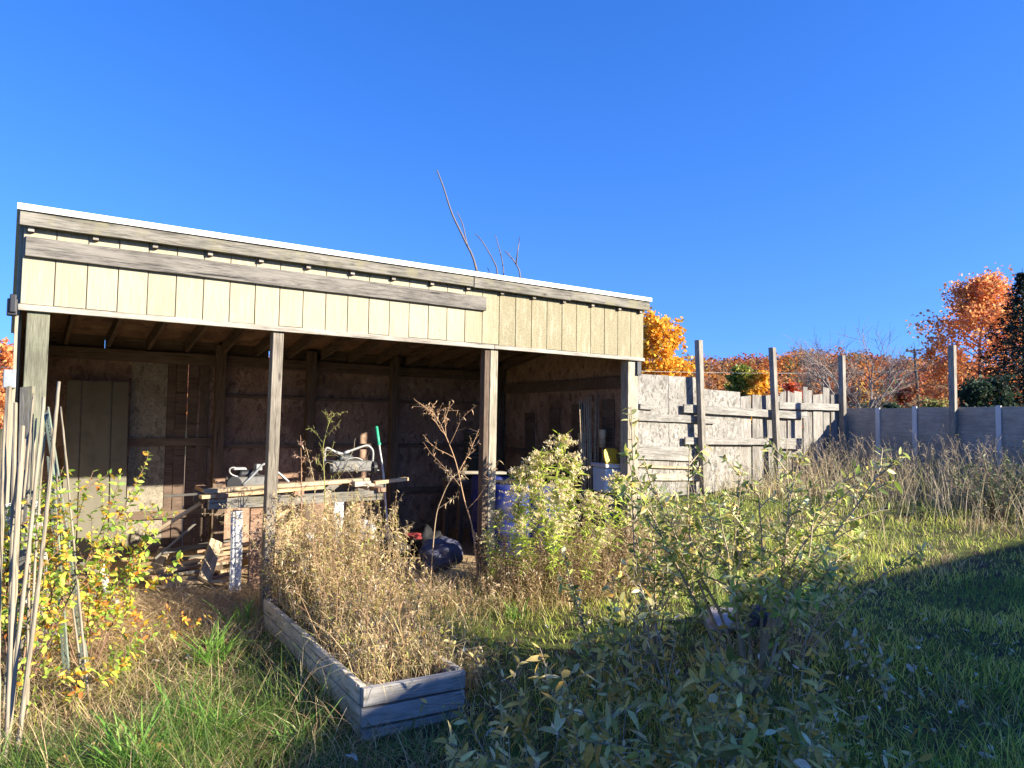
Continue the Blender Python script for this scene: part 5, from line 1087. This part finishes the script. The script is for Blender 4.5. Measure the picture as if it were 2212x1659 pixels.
# goldenrod plants: a few grown, the rest copies turned and scaled
def goldenrod(seed, h, green=True):
    global rng
    r0 = rng; rng = np.random.default_rng(seed); o = empty('goldenrod_plant'); st = Stems(4); lv = Leaves(); pl = Leaves()
    pts = grow((0, 0, -.03), (rng.normal(0, .08), rng.normal(0, .08), 1), h, 9, .05); st.add(pts, np.linspace(.006, .0022, 9), (.24, .22, .08))
    lc = pal([(.38, .50, .06), (.42, .50, .08), (.26, .38, .05), (.46, .44, .12)]); low = pal([(.34, .25, .13), (.28, .19, .10)])
    leaves_on(lv, pts[3:], int(95*h), .0, .10, .16, lc, .85, droop=.25); leaves_on(lv, pts[:4], int(20*h), .2, .06, .16, low, .85, droop=.6)
    for j in range(17):
        t = .80 + .19*j/17; q, T = sample_line(pts, np.array([t])); a = j*2.4 + rng.normal(0, .3); L = h*.20*(1.18 - (t-.80)/.22)*rng.uniform(.7, 1.15)
        b = grow(q[0], unit(T[0]*.9 + np.array([math.cos(a), math.sin(a), 0])*.8), L, 7, .08, grav=.16); st.add(b, np.linspace(.0022, .001, 7), (.32, .26, .12))
        leaves_on(pl, b, 40, .10, .019, .5, pal([(.62, .52, .33), (.54, .43, .25), (.70, .61, .44), (.5, .44, .2)]), .9, droop=-.1); leaves_on(lv, b[:4], 4, .1, .05, .16, lc, .8)
    leaves_on(pl, pts[-2:], 40, .2, .02, .5, PLUME, .9)
    st.build('stem', M['stem'], o); lv.build('foliage', M['leaf'], o, curl=.4); pl.build('plume_foliage', M['dry'], o, curl=.4); rng = r0; return o
def copy_tree(o, parent=None):
    c = o.copy(); col.objects.link(c)
    if parent is not None: c.parent = parent
    for ch in list(o.children): copy_tree(ch, c)
    return c
protos = [goldenrod(60 + k, 1.0) for k in range(5)]
spots = [(1192, 7.05, 1.60), (1178, 7.0, 1.44), (1160, 6.9, 1.30), (1207, 6.95, 1.45), (1218, 7.2, 1.36), (1140, 6.95, 1.16), (1124, 6.85, 1.10), (1228, 7.05, 1.22), (1240, 6.9, 1.08), (1182, 6.75, 1.18), (1154, 6.7, 1.0), (1204, 6.7, 1.08),
         (1104, 6.75, .95), (1088, 6.85, .90), (1252, 7.0, .98), (1222, 6.7, .92), (1268, 7.1, 1.05), (1296, 7.2, 1.24), (1304, 7.3, 1.16), (1286, 7.1, 1.02), (1130, 6.6, .86), (1072, 6.9, .86), (1170, 6.6, .9), (1246, 6.65, .8), (1196, 6.6, .86), (1062, 6.7, .7)]
for i, (px, Y, h) in enumerate(spots):
    o = protos[i] if i < 5 else copy_tree(protos[i % 5]); p = on_y(px, 1100, Y); o.location = (p[0], p[1], float(ground_h(p[0], p[1]))); o.scale = (h*.92, h*.92, h); o.rotation_euler = (0, 0, 2.4*i)
    if i == 0: tag(o, 'tallest goldenrod with a fluffy tan plume, rising highest of its clump', 'wild plant', 'goldenrod plants by the shed')
    elif px > 1280: tag(o, 'goldenrod standing apart from the clump, by the pale blue cooler', 'wild plant', 'goldenrod plants by the cooler')
    else: tag(o, 'yellow green goldenrod with tan plume in the clump before the barrels', 'wild plant', 'goldenrod plants by the shed')

# leafy shrubs
def shrub(name, base, stems, label, cols, ll, lw, nl_per_m, seed, scol=(.20, .12, .08), mat='leaf', r=.009, twig=5, twl=.35, group=None, cat='shrub', droop=.12, wob=.08, upn=.9, grav=0.0, t0=.25):
    """stems: list of (azimuth, lean from vertical, length)"""
    global rng
    r0 = rng; rng = np.random.default_rng(seed); o = empty(name, base); tag(o, label, cat, group); st = Stems(5); lv = Leaves()
    for az, ln, L in stems:
        d = np.array([math.cos(az)*math.sin(ln), math.sin(az)*math.sin(ln), math.cos(ln)]); p0 = np.array([math.cos(az)*.04, math.sin(az)*.04, -.03]); pts = grow(p0, d, L, 10, wob, grav=grav); rr = r*(L/1.2)**.7
        st.add(pts, np.linspace(rr, rr*.22, 10), np.array(scol)*rng.uniform(.7, 1.3)); leaves_on(lv, pts, int(nl_per_m*L*.6), max(t0, .3), ll, lw, cols, .85, droop=droop, upn=upn)
        for j in range(twig):
            t = t0 + (.97 - t0)*(j + rng.random())/twig; q, T = sample_line(pts, np.array([t])); b = grow(q[0], unit(T[0]*.75 + rng.normal(0, .55, 3)*np.array([1, 1, .5])), L*twl*(1.2 - t)*rng.uniform(.6, 1.25), 6, .1, grav=grav*.7); st.add(b, np.linspace(rr*.42, rr*.16, 6), np.array(scol)*rng.uniform(.8, 1.5)); leaves_on(lv, b, max(4, int(nl_per_m*np.linalg.norm(b[-1]-b[0]))), .12, ll, lw, cols, .85, droop=droop, upn=upn)
    st.build('stem', M['stem'], o); lv.build('foliage', M[mat], o, fold=.2, curl=.3); rng = r0; return o
OLIVE = pal([(.22, .27, .05), (.34, .36, .09), (.42, .41, .17), (.52, .46, .24), (.50, .37, .10), (.10, .14, .035)], [3, 3, 2.2, 1.6, 1.4, 2.6])
SILVER = pal([(.36, .29, .10), (.47, .39, .16), (.24, .21, .05), (.42, .25, .05), (.50, .33, .08), (.54, .48, .28), (.12, .12, .025)], [3, 2, 3, 2.0, 1.5, .5, 2.4])
def fan(n, a0, a1, l0, l1, L0, L1, seed):
    r_ = np.random.default_rng(seed); return [(a0 + (a1-a0)*(k + r_.random())/n, r_.uniform(l0, l1), r_.uniform(L0, L1)) for k in range(n)]
gz = lambda x, y: (x, y, float(ground_h(x, y)))
shrub('olive_shrub', gz(1.45, 4.55), fan(12, 0, 2*PI, .06, .42, 1.15, 1.65, 71) + [(.6, .18, 1.8), (.2, .5, 1.6), (2.8, .38, 1.6), (.05, .7, 1.3), (3.1, .5, 1.35), (.4, .34, 1.75)], 'large open shrub with olive leaves, spreading over the middle of the yard', OLIVE, .064, .37, 72, 71, scol=(.34, .26, .17), mat='silver_leaf', r=.011, twig=8, twl=.36, t0=.34)
shrub('olive_shrub', gz(.98, 5.15), fan(5, 0, 2*PI, .04, .25, 1.1, 1.5, 72) + [(2.0, .05, 1.82)], 'slender upright shrub before the far corner post of the shed', OLIVE, .074, .38, 46, 72, scol=(.30, .23, .16), mat='silver_leaf', r=.009, twig=7, twl=.25)
shrub('olive_shrub', gz(.62, 4.75), fan(7, 0, 2*PI, .2, .75, .7, 1.05, 73), 'middle sized shrub between the goldenrod and the large open shrub', OLIVE, .06, .38, 50, 73, scol=(.30, .23, .16), mat='silver_leaf', r=.008, twig=7)
shrub('olive_shrub', gz(2.0, 5.3), fan(7, -1.2, 1.9, .2, .7, .8, 1.25, 74), 'leafy shrub at the sunny far side of the large open one', OLIVE, .062, .38, 55, 74, scol=(.30, .23, .16), mat='silver_leaf', r=.008, twig=8)
GS_ = 'low silvery shrubs in the shade'
LS = [(.16, 2.95, 8, .62, 'low silvery shrub in the shade nearest the planter end'), (.52, 2.62, 9, .60, 'low silvery shrub at the bottom edge, front of the thicket'), (.86, 2.78, 9, .66, 'low silvery shrub at the bottom, right of the front one'), (1.12, 3.25, 9, .78, 'taller silvery shrub in the shade below the large open shrub'),
      (.56, 3.35, 9, .76, 'silvery shrub in the middle of the shaded thicket'), (.22, 3.62, 6, .6, 'sparse silvery shrub trailing long bare twigs toward the planter'), (1.30, 2.66, 6, .5, 'thin silvery shrub at the right of the shaded thicket'), (.95, 3.85, 8, .85, 'silvery shrub at the edge of sun and shade')]
for i, (x, y, k, L, lab) in enumerate(LS):
    shrub('silver_shrub', gz(x, y), fan(k, 0, 2*PI, .25, 1.0, L*.75, L*1.2, 80 + i), lab, SILVER, .076, .38, 42, 80 + i, scol=(.28, .23, .17), mat='silver_leaf', r=.0075, twig=5, twl=.5, group=GS_, droop=.1)
shrub('silver_shrub', gz(.34, 4.2), [(2.9, 1.25, .95), (3.2, 1.35, .8), (2.4, .9, .6), (3.6, 1.0, .5), (1.2, .6, .5)], 'straggling silvery shrub with low twigs reaching to the planter', SILVER, .05, .4, 22, 95, mat='silver_leaf', r=.006, twig=4)
shrub('silver_shrub', gz(2.28, 4.45), fan(5, 0, 2*PI, .2, .7, .3, .5, 96), 'small silvery sapling alone in the shaded grass', pal([(.36, .39, .32), (.26, .30, .2), (.38, .30, .10)]), .065, .4, 30, 96, mat='silver_leaf', r=.005, twig=3)
shrub('silver_shrub', gz(1.75, 3.3), fan(5, 0, 2*PI, .4, 1.1, .25, .45, 97), 'small silvery seedling right of the shaded thicket', SILVER, .06, .4, 30, 97, mat='silver_leaf', r=.004, twig=3)
LEFTC = pal([(.24, .36, .05), (.34, .42, .07), (.16, .27, .04), (.72, .47, .05), (.62, .27, .04), (.66, .55, .10), (.55, .20, .05)], [3.4, 4.0, 2.0, 2.4, 1.3, 2.0, .5])
GL_ = 'yellowing bushes at the near corner'
shrub('autumn_bush', gz(-2.95, 4.55), fan(10, 0, 2*PI, .08, .5, .9, 1.45, 101) + [(.3, .28, 1.5)], 'bush of lime, yellow and orange leaves behind the leaning stakes', LEFTC, .05, .54, 60, 101, r=.006, twig=7, twl=.4, group=GL_)
shrub('autumn_bush', gz(-2.78, 4.95), fan(10, 0, 2*PI, .1, .6, .6, .95, 102) + [(.9, .25, 1.2), (.1, .40, 1.1), (2.4, .2, 1.3)], 'bush with long leafy shoots before the sunlit panels in the shed', LEFTC, .05, .54, 58, 102, r=.006, twig=7, twl=.4, group=GL_)
shrub('autumn_bush', gz(-3.3, 4.45), fan(8, 0, 2*PI, .1, .5, .9, 1.4, 103), 'bush of yellow leaves at the very edge, partly behind the laths', LEFTC, .05, .54, 60, 103, r=.006, twig=7, twl=.4, group=GL_)
shrub('autumn_bush', gz(-2.5, 4.3), fan(7, 0, 2*PI, .4, 1.0, .35, .6, 104), 'low bush of lime and yellow leaves over the rough grass', LEFTC, .05, .54, 60, 104, r=.005, twig=5, twl=.4, group=GL_)
shrub('autumn_bush', gz(-2.42, 5.25), fan(6, 0, 2*PI, .3, .8, .35, .6, 105), 'small sparse bush with orange leaves beside the scrap boards', pal([(.62, .27, .04), (.72, .47, .05), (.55, .20, .05), (.3, .36, .06)]), .045, .5, 34, 105, r=.005, twig=4, twl=.4, group=GL_)
shrub('garden_plant', gz(-1.86, 3.62), fan(9, 0, 2*PI, .7, 1.25, .12, .22, 106), 'low plant with drooping orange brown leaves in the rough grass', pal([(.5, .26, .10), (.42, .30, .10), (.26, .24, .08)]), .11, .5, 22, 106, r=.004, twig=1, cat='plant')
shrub('dark_bush', (7.75, 11.9, float(ground_h(7.75, 11.9))), fan(16, 0, 2*PI, .1, .8, .8, 1.35, 107), 'dark green bush before the dark fence at the far right', pal([(.07, .10, .04), (.11, .14, .06), (.24, .25, .16)], [3, 3, 1]), .07, .4, 42, 107, r=.01, twig=6, mat='silver_leaf')
shrub('dark_bush', (8.6, 11.8, float(ground_h(8.6, 11.8))), fan(14, 0, 2*PI, .1, .8, .9, 1.5, 108), 'second dark green bush at the very edge before the dark fence', pal([(.07, .10, .04), (.11, .14, .06), (.24, .25, .16)], [3, 3, 1]), .07, .4, 42, 108, r=.01, twig=6, mat='silver_leaf')
# fallen leaves
def litter():
    n = 2200; P = scatter(n, 2.1, 6.5, 1.5); P = P[(~in_bed(P, .05)) & (~split_zone(P))]; P = P[(P[:, 0] > 1.3) | (rng.random(len(P)) < .2)]; n = len(P); lv = Leaves(); a = rng.uniform(0, 2*PI, n)
    D = np.stack([np.cos(a), np.sin(a), rng.normal(.1, .2, n)], -1); L = rng.uniform(.03, .075, n)
    lv.add(P + [0, 0, .035], D, unit(rng.normal(0, .35, (n, 3)) + [0, 0, 1]), L, L*.42, pal([(.42, .43, .38), (.30, .26, .18), (.36, .30, .16), (.5, .5, .46), (.2, .16, .1)])(n))
    tag(lv.build('fallen_leaves', M['silver_leaf'], curl=.4), 'pale fallen leaves strewn over the yard', 'fallen leaves', kind='stuff')
litter()

def bench_tangle():
    c = on_b(745, 1010, .8); o = empty('twig_tangle', c); tag(o, 'tangle of dead wiry twigs hanging over the machine on the bench', 'twigs'); st = Stems(3)
    for k in range(26):
        a = rng.uniform(0, 2*PI); p = np.array([rng.uniform(-.22, .22)*SHED_D[0], rng.uniform(-.22, .22)*SHED_D[1], rng.uniform(-.06, .02)]); st.add(grow(p, (math.cos(a), math.sin(a), rng.uniform(.3, 1.4)), rng.uniform(.15, .42), 9, .22, grav=.12), np.linspace(.003, .0012, 9), np.array([.36, .30, .19])*rng.uniform(.6, 1.3))
    st.build('twigs', M['stem'], o)
bench_tangle()
for k, (px, py, n, L, lab) in enumerate([(1960, 1600, 40, .2, 'green tuft on the bare patch at the lower right'), (2090, 1500, 50, .24, 'taller green tuft in the shaded grass at the right edge'), (1700, 1640, 50, .24, 'green tuft at the bottom edge right of the thicket'), (2180, 1620, 40, .22, 'green tuft in the lower right corner'), (905, 1600, 60, .26, 'shaded tuft before the near end of the planter'), (640, 1600, 70, .3, 'dark tuft leaning at the near corner of the planter')]):
    tuft(px, py, n, L, .007, lab, [(.10, .19, .04), (.13, .22, .05), (.2, .22, .08)], lean=.6)
